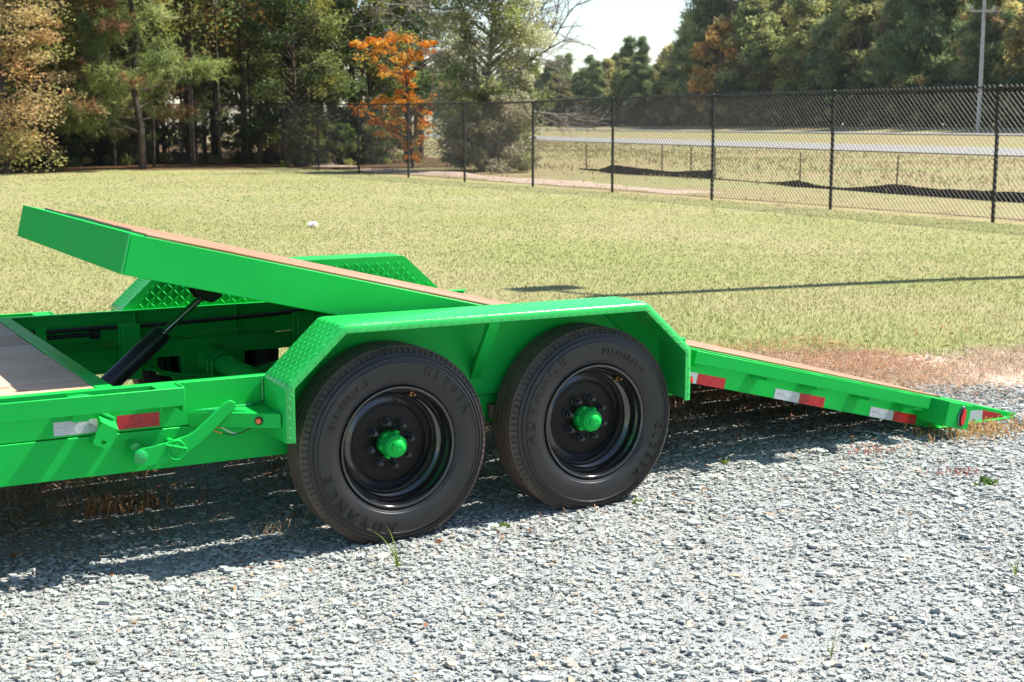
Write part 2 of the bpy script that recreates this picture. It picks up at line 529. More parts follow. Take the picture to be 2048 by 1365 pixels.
grid_sheet('dry_strip', np.linspace(-9, 15.6, 165), np.linspace(-3, 4.2, 49), M_LITTER, -0.004,
           mask=lambda x, y: (y < lawn_edge(x) + 0.15) & (y > gravel_edge(x) - 0.5))
grid_sheet('gravel_lot', np.linspace(-9, 13, 111), np.linspace(-12, 2.2, 111), M_GRAVELBASE, 0.001,
           mask=lambda x, y: y < gravel_edge(x) + 0.15)
grid_sheet('lawn', np.unique(np.concatenate([np.linspace(-22, 15.7, 152)])), np.linspace(1.0, 46.0, 181), M_LAWN, 0.0,
           mask=lambda x, y: (y > lawn_edge(x)) & (y < 44.0 + 0.6 * np.sin(x * 0.9)))
grid_sheet('forest_floor', np.linspace(-40, 30, 71), np.linspace(42.5, 100, 58), M_WOODFLOOR, 0.006,
           mask=lambda x, y: ((x < 15.8) & (y > 43.6 + 0.6 * np.sin(x * 0.9))) | ((x >= 15.8) & (y > 41 + 0.5 * (x - 16) + 0.5 * np.sin(x * 2)) & (x < 27)))


def road_sheet(name, q0, q1, dz, mat, t0=-130, t1=500, nt=120, nq=6):
    ts = np.linspace(t0, t1, nt); qs = np.linspace(q0, q1, nq)
    T, Q = np.meshgrid(ts, qs)
    X = ROAD_A[0] + T * ROAD_D[0] + Q * ROAD_N[0]
    Y = ROAD_A[1] + T * ROAD_D[1] + Q * ROAD_N[1]
    Z = height(X, Y) + dz
    V = np.stack([X.ravel(), Y.ravel(), Z.ravel()], 1)
    i, j = np.meshgrid(np.arange(nt - 1), np.arange(nq - 1))
    a = (j * nt + i).ravel()
    F = np.stack([a, a + 1, a + 1 + nt, a + nt], 1)
    return tag(link(name, np_mesh(name, V, F.ravel(), np.full(len(F), 4), mat, smooth=True)), kind='structure')


road_sheet('road', -1.6, 12.5, 0.05, M_ROAD)
road_sheet('far_carriageway', 25.0, 33.5, 0.07, M_ROAD)
road_sheet('road_marking', -0.9, -0.75, 0.056, M_MARK, nq=2)
road_sheet('road_edge_marking', 11.6, 11.75, 0.056, M_MARK, nq=2)

# ------------------------------------------------------------------ gravel stones
def in_view(x, y, margin):
    """keep what the camera could see, with a margin in metres for a step to the side"""
    dx, dy = x - CAM.x, y - CAM.y
    D = dx * math.sin(YAW) + dy * math.cos(YAW)
    S = dx * math.cos(YAW) - dy * math.sin(YAW)
    return (D > 2.6) & (np.abs(S) < D * 0.365 + margin)


def patch(x, y, s, seed):
    r = np.random.default_rng(seed)
    v = np.zeros_like(x)
    for k in range(7):
        a = r.uniform(0, 2 * np.pi); f = s * r.uniform(0.5, 2.4); ph = r.uniform(0, 6.28)
        v += np.sin((x * np.cos(a) + y * np.sin(a)) * f + ph)
    return v / 7


def make_stones(n_try):
    """flat slate chips, most of them small, lying nearly level in grey fines"""
    x = rng.uniform(-5, 9, n_try); y = rng.uniform(-4.5, 3.0, n_try)
    dx, dy = x - CAM.x, y - CAM.y
    D = dx * math.sin(YAW) + dy * math.cos(YAW)
    edge = gravel_edge(x)
    p = np.clip((edge + 0.15 - y) / 0.5, 0, 1)
    p = np.where(y > edge + 0.15, 0.10 * (y < lawn_edge(x) - 0.2) * (0.3 + 0.7 * (np.sin(x * 3.1) * np.sin(y * 4.7 + x) > 0.2)), np.maximum(p, 0.05))
    p = p * np.clip(0.92 + 0.5 * patch(x, y, 2.2, 77), 0.55, 1)            # thinner where wheels packed the fines
    keep = in_view(x, y, 0.6) & (rng.random(n_try) < p) & (rng.random(n_try) < np.clip(1.15 - 0.07 * (D - 4), 0.35, 1))
    x, y, D = x[keep], y[keep], D[keep]
    r = np.exp(rng.normal(math.log(0.0064), 0.50, len(x))) * (1 + 0.02 * np.clip(D - 4, 0, 6))
    big = rng.random(len(x)) < 0.008
    r[big] *= rng.uniform(1.5, 2.3, big.sum())
    r = np.clip(r, 0.0032, 0.032)
    VV, LL, SS, TT = [], [], [], []
    off = 0
    pal = np.array([[.40, .425, .42], [.45, .465, .455], [.50, .51, .49], [.34, .365, .365], [.25, .27, .275], [.48, .45, .395], [.46, .36, .28], [.54, .545, .515]])
    w = np.array([.26, .24, .16, .12, .05, .10, .03, .04]); w /= w.sum()
    for K, sel in ((4, r < 0.0085), (6, r >= 0.0085)):
        X0, Y0, r0 = x[sel], y[sel], r[sel]
        n = len(X0)
        ang = np.sort(rng.uniform(-.5, .5, (n, K)) * 0.9 * np.pi / K + np.arange(K) * 2 * np.pi / K, 1)
        rad = r0[:, None] * rng.uniform(0.60, 1.30, (n, K))
        el = rng.uniform(0.38, 0.95, n)
        th = np.clip(r0 * rng.uniform(0.10, 0.36, n), 0.0010, 0.0065)
        px = np.cos(ang) * rad; py = np.sin(ang) * rad * el[:, None]
        ins = rng.uniform(0.80, 0.97, (n, 1))
        top = np.stack([px * ins, py * ins, np.broadcast_to(th[:, None], (n, K)) * rng.uniform(0.88, 1.1, (n, K))], 2)
        bot = np.stack([px, py, np.broadcast_to(-0.5 * th[:, None], (n, K))], 2)
        P = np.concatenate([bot, top], 1)
        rz = rng.uniform(0, 2 * np.pi, n); tx = rng.normal(0, 0.13, n); ty = rng.normal(0, 0.13, n)
        cx, sx_ = np.cos(tx), np.sin(tx); cy, sy_ = np.cos(ty), np.sin(ty); cz, sz = np.cos(rz), np.sin(rz)
        X, Y, Z = P[..., 0], P[..., 1], P[..., 2]
        X, Y = X * cz[:, None] - Y * sz[:, None], X * sz[:, None] + Y * cz[:, None]
        Y, Z = Y * cx[:, None] - Z * sx_[:, None], Y * sx_[:, None] + Z * cx[:, None]
        X, Z = X * cy[:, None] + Z * sy_[:, None], -X * sy_[:, None] + Z * cy[:, None]
        zb = height(X0, Y0) + 0.002 + rng.uniform(0.0, 0.008, n) + 0.004 * np.sin(X0 * 9) * np.sin(Y0 * 7)
        VV.append(np.stack([X + X0[:, None], Y + Y0[:, None], Z + zb[:, None]], 2).reshape(-1, 3))
        base = off + (np.arange(n) * 2 * K)[:, None]
        off += n * 2 * K
        i = np.arange(K)
        quads = np.stack([i, (i + 1) % K, (i + 1) % K + K, i + K], 1).ravel()
        LL.append((base + np.concatenate([quads, i + K])[None, :]).ravel())
        SS.append(np.tile(np.array([4] * K + [K]), n))
        c = pal[rng.choice(len(pal), n, p=w)] * np.array([.785, .815, .80]) * rng.uniform(0.88, 1.10, (n, 1))
        litter = np.where((Y0 > 0.55) & (patch(X0, Y0, 2.6, 31) > -.1), 0.7, 1.0)     # soil-stained among the pine litter
        TT.append(np.repeat(c * litter[:, None], 2 * K, 0))
    return np_mesh('gravel', np.concatenate(VV), np.concatenate(LL), np.concatenate(SS), M_STONE, np.concatenate(TT))


tag(link('gravel', make_stones(610000)), kind='stuff')


# ------------------------------------------------------------------ grass blades
def blades(name, x, y, h, w, cols, lean=0.5, dz=0.0, rz=None):
    n = len(x)
    a = rng.uniform(0, 2 * np.pi, n) if rz is None else rz
    dirx, diry = np.cos(a), np.sin(a)
    la = rng.uniform(0, 2 * np.pi, n); lm = np.abs(rng.normal(0, lean, n))
    lx, ly = np.cos(la) * lm * h, np.sin(la) * lm * h
    z0 = height(x, y) + dz
    b0 = np.stack([x - dirx * w / 2, y - diry * w / 2, z0], 1)
    b1 = np.stack([x + dirx * w / 2, y + diry * w / 2, z0], 1)
    hm = h * 0.6
    m0 = np.stack([x + lx * .35 - dirx * w * .42, y + ly * .35 - diry * w * .42, z0 + hm], 1)
    m1 = np.stack([x + lx * .35 + dirx * w * .42, y + ly * .35 + diry * w * .42, z0 + hm], 1)
    tp = np.stack([x + lx, y + ly, z0 + h * np.sqrt(np.clip(1 - 0.5 * lm ** 2, 0.15, 1))], 1)
    V = np.stack([b0, b1, m1, m0, tp], 1).reshape(-1, 3)
    base = (np.arange(n) * 5)[:, None]
    loops = (base + np.array([0, 1, 2, 3, 3, 2, 4])[None, :]).ravel()
    sizes = np.tile(np.array([4, 3]), n)
    return np_mesh(name, V, loops, sizes, M_GRASS, np.repeat(cols, 5, 0))


def lawn_blades():
    xs_, ys_, hs, ws = [], [], [], []
    for d0, d1, dens, hh, ww in ((6.5, 11, 2000, 0.026, 0.0042), (11, 16, 900, 0.024, 0.0062), (16, 26, 320, 0.022, 0.010), (26, 48, 60, 0.022, 0.020)):
        a0, a1 = d0 * .85, d1 * 1.18
        n = int(2 * (a1 - a0) * (a1 + a0) / 2 * 0.40 * dens)
        D = np.sqrt(rng.uniform(a0 ** 2, a1 ** 2, n)); S = rng.uniform(-1, 1, n) * (D * 0.365 + 0.6)
        x = CAM.x + D * math.sin(YAW) + S * math.cos(YAW); y = CAM.y + D * math.cos(YAW) - S * math.sin(YAW)
        e = lawn_edge(x)
        fade = np.clip((D - a0) / (d0 * .30), 0, 1) * np.clip((a1 - D) / (d1 * .36), 0, 1)
        ok = (x < 15.75) & (y < 44) & (rng.random(n) < np.clip((y - e + 0.25) / 0.5, 0, 1) * fade)
        xs_.append(x[ok]); ys_.append(y[ok])
        hs.append(hh * rng.uniform(0.55, 1.35, ok.sum())); ws.append(np.full(ok.sum(), ww) * rng.uniform(0.7, 1.3, ok.sum()))
    x, y, h, w = map(np.concatenate, (xs_, ys_, hs, ws))
    g = 0.8 * patch(x, y, 0.9, 3) + 0.35 * patch(x, y, 5.0, 4) + rng.normal(0, 0.24, len(x))
    straw = np.array([.355, .325, .19]); green = np.array([.175, .235, .068]); yel = np.array([.262, .282, .105])
    t = np.clip(0.5 + g * 0.9, 0, 1)[:, None]
    c = np.where(t < 0.5, straw + (yel - straw) * (t * 2), yel + (green - yel) * (t * 2 - 1)) * rng.uniform(0.90, 1.10, (len(x), 1))
    br = rng.random(len(x)) < 0.05
    c[br] = np.array([.33, .18, .08]) * rng.uniform(0.7, 1.2, (br.sum(), 1))
    return blades('grass', x, y, h, w, c, 1.2)


tag(link('grass', lawn_blades()), kind='stuff')


def field_blades():
    n = 60000
    x = rng.uniform(16.3, 62, n); y = rng.uniform(5, 110, n)
    dx, dy = x - CAM.x, y - CAM.y
    D = dx * math.sin(YAW) + dy * math.cos(YAW)
    q = (x - ROAD_A[0]) * ROAD_N[0] + (y - ROAD_A[1]) * ROAD_N[1]
    dens = np.clip(0.5 + 0.8 * patch(x, y, 0.35, 51), 0.05, 1) * np.where(x < 21.5, 0.35, 1.0)
    ok = in_view(x, y, 2.0) & (q < -4) & (rng.random(n) < dens)
    x, y, D = x[ok], y[ok], D[ok]
    n = len(x)
    t = np.clip(0.5 + 0.9 * patch(x, y, 0.5, 52) + rng.normal(0, .25, n), 0, 1)[:, None]
    c = (np.array([.29, .205, .125]) * (1 - t) + np.array([.28, .285, .125]) * t) * rng.uniform(.8, 1.15, (n, 1))
    h = np.where(x < 21.5, .05, rng.uniform(.05, .16, n))
    return blades('field_grass', x, y, h, .010 + .0005 * D, c, 0.9)


tag(link('field_grass', field_blades()), kind='stuff')


def dry_blades():
    n = 300000
    x = rng.uniform(-4, 9.5, n); y = rng.uniform(-1.2, 3.2, n)
    e1, e2 = lawn_edge(x), gravel_edge(x)
    f = np.clip((y - e2 + 0.35) / 0.5, 0, 1) * np.clip((e1 + 0.25 - y) / 0.3, 0, 1)
    dens = np.clip(0.55 + 0.9 * patch(x, y, 3.2, 9) + 0.5 * patch(x, y, 9, 10), 0.02, 1)
    ok = in_view(x, y, 0.7) & (rng.random(n) < f * dens)
    x, y = x[ok], y[ok]
    n = len(x)
    pal = np.array([[.56, .46, .34], [.49, .37, .26], [.64, .56, .44], [.42, .29, .19]])
    c = pal[rng.choice(4, n, p=[.4, .25, .2, .15])] * rng.uniform(0.75, 1.15, (n, 1))
    return blades('dry_grass', x, y, rng.uniform(0.015, 0.05, n), rng.uniform(0.003, 0.007, n), c, 1.6)


tag(link('dry_grass', dry_blades()), kind='stuff')


def fallen_needles():
    """pine needles and leaf bits lying flat under and behind the trailer"""
    n = 60000
    x = rng.uniform(-3, 4.5, n); y = rng.uniform(-0.3, 2.9, n)
    p = np.clip((y - 0.35) / 1.1, 0.03, 1) * np.clip(0.45 + 1.1 * patch(x, y, 2.6, 31), 0.03, 1)
    ok = rng.random(n) < p
    x, y = x[ok], y[ok]; n = len(x)
    a = rng.uniform(0, np.pi, n); L = rng.uniform(0.02, 0.07, n); w = rng.uniform(0.0012, 0.0024, n)
    z = height(x, y) + rng.uniform(0.014, 0.036, n)
    dx, dy = np.cos(a) * L / 2, np.sin(a) * L / 2; ex, ey = -np.sin(a) * w, np.cos(a) * w
    dz = rng.normal(0, 0.006, n)
    V = np.stack([np.stack([x - dx - ex, y - dy - ey, z - dz], 1), np.stack([x + dx - ex, y + dy - ey, z + dz], 1),
                  np.stack([x + dx + ex, y + dy + ey, z + dz + 0.001], 1), np.stack([x - dx + ex, y - dy + ey, z - dz + 0.001], 1)], 1).reshape(-1, 3)
    c = np.array([.42, .22, .12]) * rng.uniform(0.6, 1.3, (n, 1))
    return np_mesh('pine_needles', V, np.arange(4 * n), np.full(n, 4), M_GRASS, np.repeat(c, 4, 0))


tag(link('pine_needles', fallen_needles()), kind='stuff')

def fallen_leaves():
    n = 900
    x = rng.uniform(-3, 8, n); y = rng.uniform(-3.6, 3.0, n)
    ok = rng.random(n) < np.clip(0.25 + 0.3 * (y + 0.5), 0.10, 1)
    x, y = x[ok], y[ok]; n = len(x)
    C = np.stack([x, y, height(x, y) + rng.uniform(.008, .018, n)], 1)
    r_ = np.random.default_rng(99)
    V = leaf_quads(C, .035, r_, .75)
    pal = np.array([[.42, .22, .10], [.50, .30, .15], [.36, .16, .07]])
    c = pal[r_.integers(3, size=n)] * r_.uniform(.7, 1.2, (n, 1))
    return np_mesh('fallen_leaves', V, np.arange(4 * n), np.full(n, 4), M_GRASS, np.repeat(c, 4, 0))


def leaf_quads(C, size, rs, flat=0.0):
    """one small leaf-shaped face (kite) per centre"""
    n = len(C)
    d = rs.normal(size=(n, 3)); d[:, 2] *= (1 - flat); d /= np.linalg.norm(d, axis=1)[:, None] + 1e-9
    e = rs.normal(size=(n, 3)); e[:, 2] *= (1 - flat); e -= (e * d).sum(1)[:, None] * d; e /= np.linalg.norm(e, axis=1)[:, None] + 1e-9
    s = size * rs.uniform(0.6, 1.4, n)[:, None]
    V = np.stack([C - d * s * .5, C + e * s * .25 - d * s * .05, C + d * s * .5, C - e * s * .25 - d * s * .05], 1)
    return V.reshape(-1, 3)


tag(link('fallen_leaves', fallen_leaves()), kind='stuff')

# ------------------------------------------------------------------ trailer
YC = 1.27                                   # centre line of the trailer
trailer = empty('tilt_trailer', (0, 0, 0), 'bright green tandem axle equipment trailer with its rear deck tilted down onto the gravel', 'trailer')


def mirror_y(y): return 2 * YC - y


def two_sides(fn):
    fn(1.0, lambda y: y)
    fn(-1.0, mirror_y)


def ybox(mb, my, x0, x1, ya, yb, z0, z1):
    a, b = my(ya), my(yb)
    mb.box(x0, x1, min(a, b), max(a, b), z0, z1)


X0 = -4.2
for my in (lambda y: y, mirror_y):
    mb = MB()
    ybox(mb, my, X0, 1.46, .210, .218, .490, .648)          # upper web
    ybox(mb, my, X0, 1.46, .2185, .252, .641, .6485)        # top flange
    ybox(mb, my, X0, 1.46, .2185, .250, .4905, .498)        # ledge
    ybox(mb, my, X0, -0.28, .206, .214, .342, .4868)        # lower web
    ybox(mb, my, X0, -0.28, .2145, .262, .3425, .350)
    ybox(mb, my, X0, -0.28, .2145, .262, .478, .4865)
    for xs_ in (-2.2, -1.3, -0.40, 0.12):
        ybox(mb, my, xs_, xs_ + .008, .2185, .250, .4985, .6405)
    mb.build('frame_rail', M_GREEN, trailer, bevel=0.0025)
    # welded doubler plate below, carrying the spring hangers
    mb = MB()
    ybox(mb, my, -0.52, 1.40, .222, .240, .400, .486)
    for xh in (-0.50, 0.40, 1.31):
        ybox(mb, my, xh, xh + .09, .33, .342, .33, .60)
        ybox(mb, my, xh, xh + .09, .40, .412, .33, .60)
    mb.build('spring_hanger', M_GREEN, trailer, bevel=0.002)

# deck end cross member and cross beams of the fixed frame
mb = MB()
mb.box(-1.045, -0.985, .2525, 2.2875, .520, .647)
mb.build('cross_member', M_GREEN, trailer, bevel=0.003)
for xc in (-1.9, -2.7, -3.5):
    MB().box(xc, xc + .06, .2525, 2.2875, .50, .600).build('cross_member', M_GREEN, trailer)
MB().box(-0.92, -0.80, .2655, 2.2745, .36, .46).build('cylinder_beam', M_GREEN, trailer, bevel=0.004)
MB().box(0.56, 0.64, .2525, 2.2875, .49, .57).build('pivot_beam', M_GREEN, trailer, bevel=0.004)

# front deck planks
edges = [.253, .466, .780, 1.108, 1.425, 1.735, 2.030, 2.286]
for a, b in zip(edges[:-1], edges[1:]):
    z = .646 + random.uniform(-.003, .003)
    mb = MB().box(X0, -1.047 - random.uniform(0, .004), a + .005, b - .004, z - .04, z)
    mb.build('plank', M_OLDWOOD, trailer, bevel=0.004)


# rub rails and stake pockets along the front deck
def front_rub(my, name_vis):
    mb = MB()
    ybox(mb, my, X0, -0.775, .100, .110, .585, .650)
    mb.build('rub_rail', M_GREEN, trailer, bevel=0.002)
    for x in (-3.1, -2.45, -1.80, -1.16):
        m2 = MB()
        ybox(m2, my, x, x + .055, .1105, .2095, .560, .637)
        m2.build('stake_pocket', M_GREEN, trailer, bevel=0.003)
        w = MB()
        w.tube([(x + .028 + .02 * t, my(.112), .648 + .004 * math.sin(3 * t)) for t in (-2, -1, 0, 1, 2)], [.003, .007, .008, .006, .002], 8)
        w.build('weld_bead', M_WELD, trailer)
    m2 = MB()
    ybox(m2, my, -0.865, -0.782, .1105, .2095, .640, .647)
    ybox(m2, my, -0.862, -0.854, .1105, .2095, .565, .6395)
    ybox(m2, my, -0.782, -0.774, .1105, .2095, .560, .652)
    m2.build('stake_pocket', M_GREEN, trailer, bevel=0.002)


front_rub(lambda y: y, True)
front_rub(mirror_y, False)


# reflective tape on the near rail
def tape(parent, x0, x1, y, z0, z1, white, name='reflective_tape', facing=-1):
    mb = MB().box(x0, x1, y - .0008, y, z0, z1)
    o = mb.build(name, M_WHITETAPE if white else M_REDTAPE, parent, smooth=False)
    o['label'] = 'white reflective tape strip' if white else 'red reflective tape strip'
    if white and (x1 - x0) > .1:
        L, hgt, xc, zc = x1 - x0, z1 - z0, (x0 + x1) / 2, (z0 + z1) / 2
        for s in (-1, 1):                                    # two short red printed lines
            pr = MB().box(xc + s * L * .34 - L * .055, xc + s * L * .34 + L * .055, y - .0014, y - .0009, zc + .0035, zc + .0052)
            pr.build('printed_mark', M_REDPRINT, o, smooth=False)
        st = MB()                                            # pale winged star emblem of the print
        pts = [(-.26, .16), (-.06, .13), (0, .30), (.06, .13), (.26, .16), (.07, -.02), (0, -.40), (-.07, -.02)]
        st.prism([(xc + a * L * .9, zc + b * hgt) for a, b in pts], 'y', y - .0013, y - .0009)
        st.build('printed_emblem', M_WHITEPRINT, o, smooth=False)
    return o


tape(trailer, -1.206, -1.057, .2055 + .0041, .4985, .547, True)
tape(trailer, -0.989, -0.839, .2055 + .0041, .4985, .549, False)

# tie down bracket: bent plate with a hole
br = MB()
quad = [(-1.092, .472), (-1.059, .548), (-1.000, .512), (-1.035, .446)]
cx, cz = -1.053, .4765
outer, inner = [], []
for k in range(24):
    a = 2 * math.pi * k / 24
    inner.append((cx + .0095 * math.cos(a), cz + .0095 * math.sin(a)))
    best = None
    for (x1, z1), (x2, z2) in zip(quad, quad[1:] + quad[:1]):
        dx, dz = math.cos(a), math.sin(a); ex, ez = x2 - x1, z2 - z1
        den = dx * ez - dz * ex
        if abs(den) < 1e-9: continue
        t = ((x1 - cx) * ez - (z1 - cz) * ex) / den; s = ((x1 - cx) * dz - (z1 - cz) * dx) / den
        if t > 0 and -1e-6 <= s <= 1 + 1e-6 and (best is None or t < best): best = t
    outer.append((cx + best * math.cos(a), cz + best * math.sin(a)))
vs, fs = [], []
for yy in (.142, .154):
    vs += [(p[0], yy, p[1]) for p in outer] + [(p[0], yy, p[1]) for p in inner]
for k in range(24):
    k2 = (k + 1) % 24
    fs += [(k, k2, 24 + k2, 24 + k), (48 + k, 72 + k, 72 + k2, 48 + k2), (k, 48 + k, 48 + k2, k2), (24 + k, 24 + k2, 72 + k2, 72 + k)]
br.add(vs, fs)
br.add([(-1.0592, .142, .5482), (-1.0002, .142, .5122), (-1.0002, .2045, .545), (-1.0592, .2045, .581), (-1.0642, .154, .538), (-1.0052, .154, .502), (-1.0052, .2045, .532), (-1.0642, .2045, .568)],
       [(0, 1, 2, 3), (4, 7, 6, 5), (0, 4, 5, 1), (1, 5, 6, 2), (2, 6, 7, 3), (3, 7, 4, 0)])
br.prism([(-1.088, .468), (-1.078, .492), (-1.022, .462), (-1.036, .443)], 'y', .1545, .2045)
o = br.build('tie_down_bracket', M_GREEN, trailer, smooth=True, angle=25)
w = MB().tube([(-1.062, .18, .577), (-1.045, .178, .570), (-1.025, .180, .557), (-1.000, .182, .545)], [.005, .008, .007, .005], 8)
w.build('weld_bead', M_WELD, o)

# deck lock lever with pivot boss, bolt, keeper and ring
lev = [(-0.9, 0.448), (-0.841, 0.456), (-0.801, 0.466), (-0.762, 0.475), (-0.738, 0.488), (-0.64, 0.568), (-0.621, 0.582), (-0.605, 0.586), (-0.588, 0.575), (-0.585, 0.56), (-0.595, 0.549), (-0.712, 0.447), (-0.779, 0.402), (-0.793, 0.395), (-0.818, 0.388), (-0.902, 0.379), (-0.932, 0.380), (-0.954, 0.394), (-0.962, 0.418), (-0.952, 0.437), (-0.929, 0.447)]
lever = MB().prism(lev, 'y', .112, .124).build('lock_lever', M_GREEN, trailer, bevel=0.003, angle=40)
MB().tube([(-0.937, .205, .416), (-0.937, .1245, .416)], .026, 20).build('pivot_boss', M_GREEN, lever)
MB().tube([(-0.946, .205, .446), (-0.946, .130, .446)], .016, 16).build('stop_pin', M_WELD, lever)
MB().tube([(-0.936, .1115, .417), (-0.936, .104, .417), (-0.936, .1005, .417)], [.025, .025, .019], 10).build('pivot_bolt', M_WELD, lever)
MB().tube([(-0.811, .205, .440), (-0.811, .098, .440)], .013, 14).build('keeper_stud', M_GREEN, lever)
MB().tube([(-0.811, .1115, .440), (-0.811, .104, .440)], .030, 6).build('keeper_nut', M_GREEN, lever, bevel=.002)
ring = [(-0.811 + .031 * math.cos(a), .100 + .004 * math.sin(a), .428 + .033 * math.sin(a)) for a in np.linspace(0, 2 * np.pi, 25)]
MB().tube(ring, .0032, 8, caps=False).build('keeper_ring', M_GREEN, lever)
MB().tube([(-0.850, .096, .452), (-0.775, .096, .430)], .0045, 8).build('keeper_pin', M_GREEN, lever)


# ------------------------------------------------------------------ fenders
def arc_path(pts, rad, k=6):
    out = [Vector(pts[0])]
    for a, b, c in zip(pts[:-2], pts[1:-1], pts[2:]):
        a, b, c = Vector(a), Vector(b), Vector(c)
        u, v = (a - b).normalized(), (c - b).normalized()
        ang = u.angle(v)
        d = rad / math.tan(ang / 2)
        p, q = b + u * d, b + v * d
        ctr = b + (u + v).normalized() * (rad / math.sin(ang / 2))
        for i in range(k + 1):
            t = i / k
            w = (p - ctr).lerp(q - ctr, t)
            out.append(ctr + w.normalized() * rad)
    out.append(Vector(pts[-1]))
    return out


FPATH = arc_path([(-.450, .436), (-.450, .648), (-.228, .852), (1.098, .852), (1.320, .648), (1.320, .430)], .045)


def fender_mesh():
    prof = [(.206, 0.0), (-.012, 0.0), (-.0215, -.0026), (-.0275, -.0085), (-.030, -.018), (-.030, -.034), (-.026, -.034), (-.026, -.018), (-.0235, -.0115), (-.018, -.007), (-.012, -.004), (.206, -.004)]
    vs, fs = [], []
    n, m = len(FPATH), len(prof)
    for i, p in enumerate(FPATH):
        a = (FPATH[i] - FPATH[i - 1]).normalized() if i else (FPATH[1] - FPATH[0]).normalized()
        b = (FPATH[i + 1] - FPATH[i]).normalized() if i < n - 1 else a
        t = (a + b).normalized()
        nn = Vector((-t.y, t.x)) / max(t.dot(a), .5)
        for (y, d) in prof:
            vs.append((p.x + nn.x * d, y, p.y + nn.y * d))
    for i in range(n - 1):
        for j in range(m):
            j2 = (j + 1) % m
            fs.append((i * m + j, (i + 1) * m + j, (i + 1) * m + j2, i * m + j2))
    fs.append(tuple(range(m))); fs.append(tuple(range((n - 1) * m, n * m)))
    return MB().add(vs, fs).mesh('fender', M_PLATE, True, 40)


def diamond(vs, fs, c, tdir, wdir, ndir, L=.022, W=.0046, H=.0012):
    k = len(vs)
    vs += [c - tdir * L / 2, c - wdir * W / 2 - tdir * L * .12, c + wdir * W / 2 - tdir * L * .12, c - wdir * W / 2 + tdir * L * .12, c + wdir * W / 2 + tdir * L * .12, c + tdir * L / 2,
           c - tdir * L * .26 + ndir * H, c + tdir * L * .26 + ndir * H]
    fs += [(k, k + 1, k + 6), (k, k + 6, k + 2), (k + 1, k + 3, k + 7, k + 6), (k + 2, k + 6, k + 7, k + 4), (k + 3, k + 5, k + 7), (k + 4, k + 7, k + 5)]


def fender_tread():
    vs, fs = [], []
    # arc-length sampling of the path; raised bars on slopes, top and lip, none on the smooth flaps
    seg = [(FPATH[i + 1] - FPATH[i]).length for i in range(len(FPATH) - 1)]
    cum = [0]
    for s in seg: cum.append(cum[-1] + s)
    def at(s):
        s = min(max(s, 0), cum[-1] - 1e-6)
        i = next(k for k in range(len(seg)) if cum[k + 1] > s)
        t = (s - cum[i]) / seg[i]
        tv = (FPATH[i + 1] - FPATH[i]).normalized()
        return FPATH[i].lerp(FPATH[i + 1], t), tv
    p = .0215
    s0, s1 = .165, cum[-1] - .165
    for i in range(int((s1 - s0) / p)):
        s = s0 + (i + .5) * p
        q, tv = at(s)
        T = Vector((tv.x, 0, tv.y)); N = Vector((-tv.y, 0, tv.x)); Yv = Vector((0, 1, 0))
        for j in range(10):
            y = .196 - j * p
            d = (T + Yv).normalized() if (i + j) % 2 else (T - Yv).normalized()
            diamond(vs, fs, Vector((q.x, y, q.y)) + N * .0002, d, N.cross(d), N)
        if i % 1 == 0:                                        # the rounded edge and the lip
            d = (T + (Yv * .7 - N * .7)).normalized() if i % 2 else (T - (Yv * .7 - N * .7)).normalized()
            nn = (N * .75 - Yv * .66).normalized()
            diamond(vs, fs, Vector((q.x, -.0222, q.y)) - N * .0045 + nn * .0003, d, nn.cross(d), nn)
            if i % 2 == 0:
                d = (T + N * .8).normalized()
                diamond(vs, fs, Vector((q.x, -.0302, q.y)) - N * .024, d, (-Yv).cross(d), -Yv, L=.022)
    s = 0.02
    while s < s0 or s < cum[-1] - .02:                        # sparse bars on the lip beside the flaps
        if s < s0 or s > s1:
            q, tv = at(s)
            T = Vector((tv.x, 0, tv.y)); N = Vector((-tv.y, 0, tv.x)); Yv = Vector((0, 1, 0))
            d = (T + N * .7).normalized()
            diamond(vs, fs, Vector((q.x, -.0302, q.y)) - N * .014, d, (-Yv).cross(d), -Yv, L=.016, W=.005)
        s += .036
    return MB().add(vs, fs).mesh('tread_pattern', M_PLATE, False)


def panel_poly(inset=.0045, zlow=.486):
    pts = []
    n = len(FPATH)
    for i, p in enumerate(FPATH):
        a = (FPATH[i] - FPATH[i - 1]).normalized() if i else (FPATH[1] - FPATH[0]).normalized()
        b = (FPATH[i + 1] - FPATH[i]).normalized() if i < n - 1 else a
        t = (a + b).normalized()
        nn = Vector((-t.y, t.x)) / max(t.dot(a), .5)
        q = p - nn * inset
        if q.y >= .60: pts.append((q.x, max(q.y, .649)))
    return [(pts[0][0], .505)] + pts + [(pts[-1][0], .505)]


fender_me, tread_me = fender_mesh(), fender_tread()


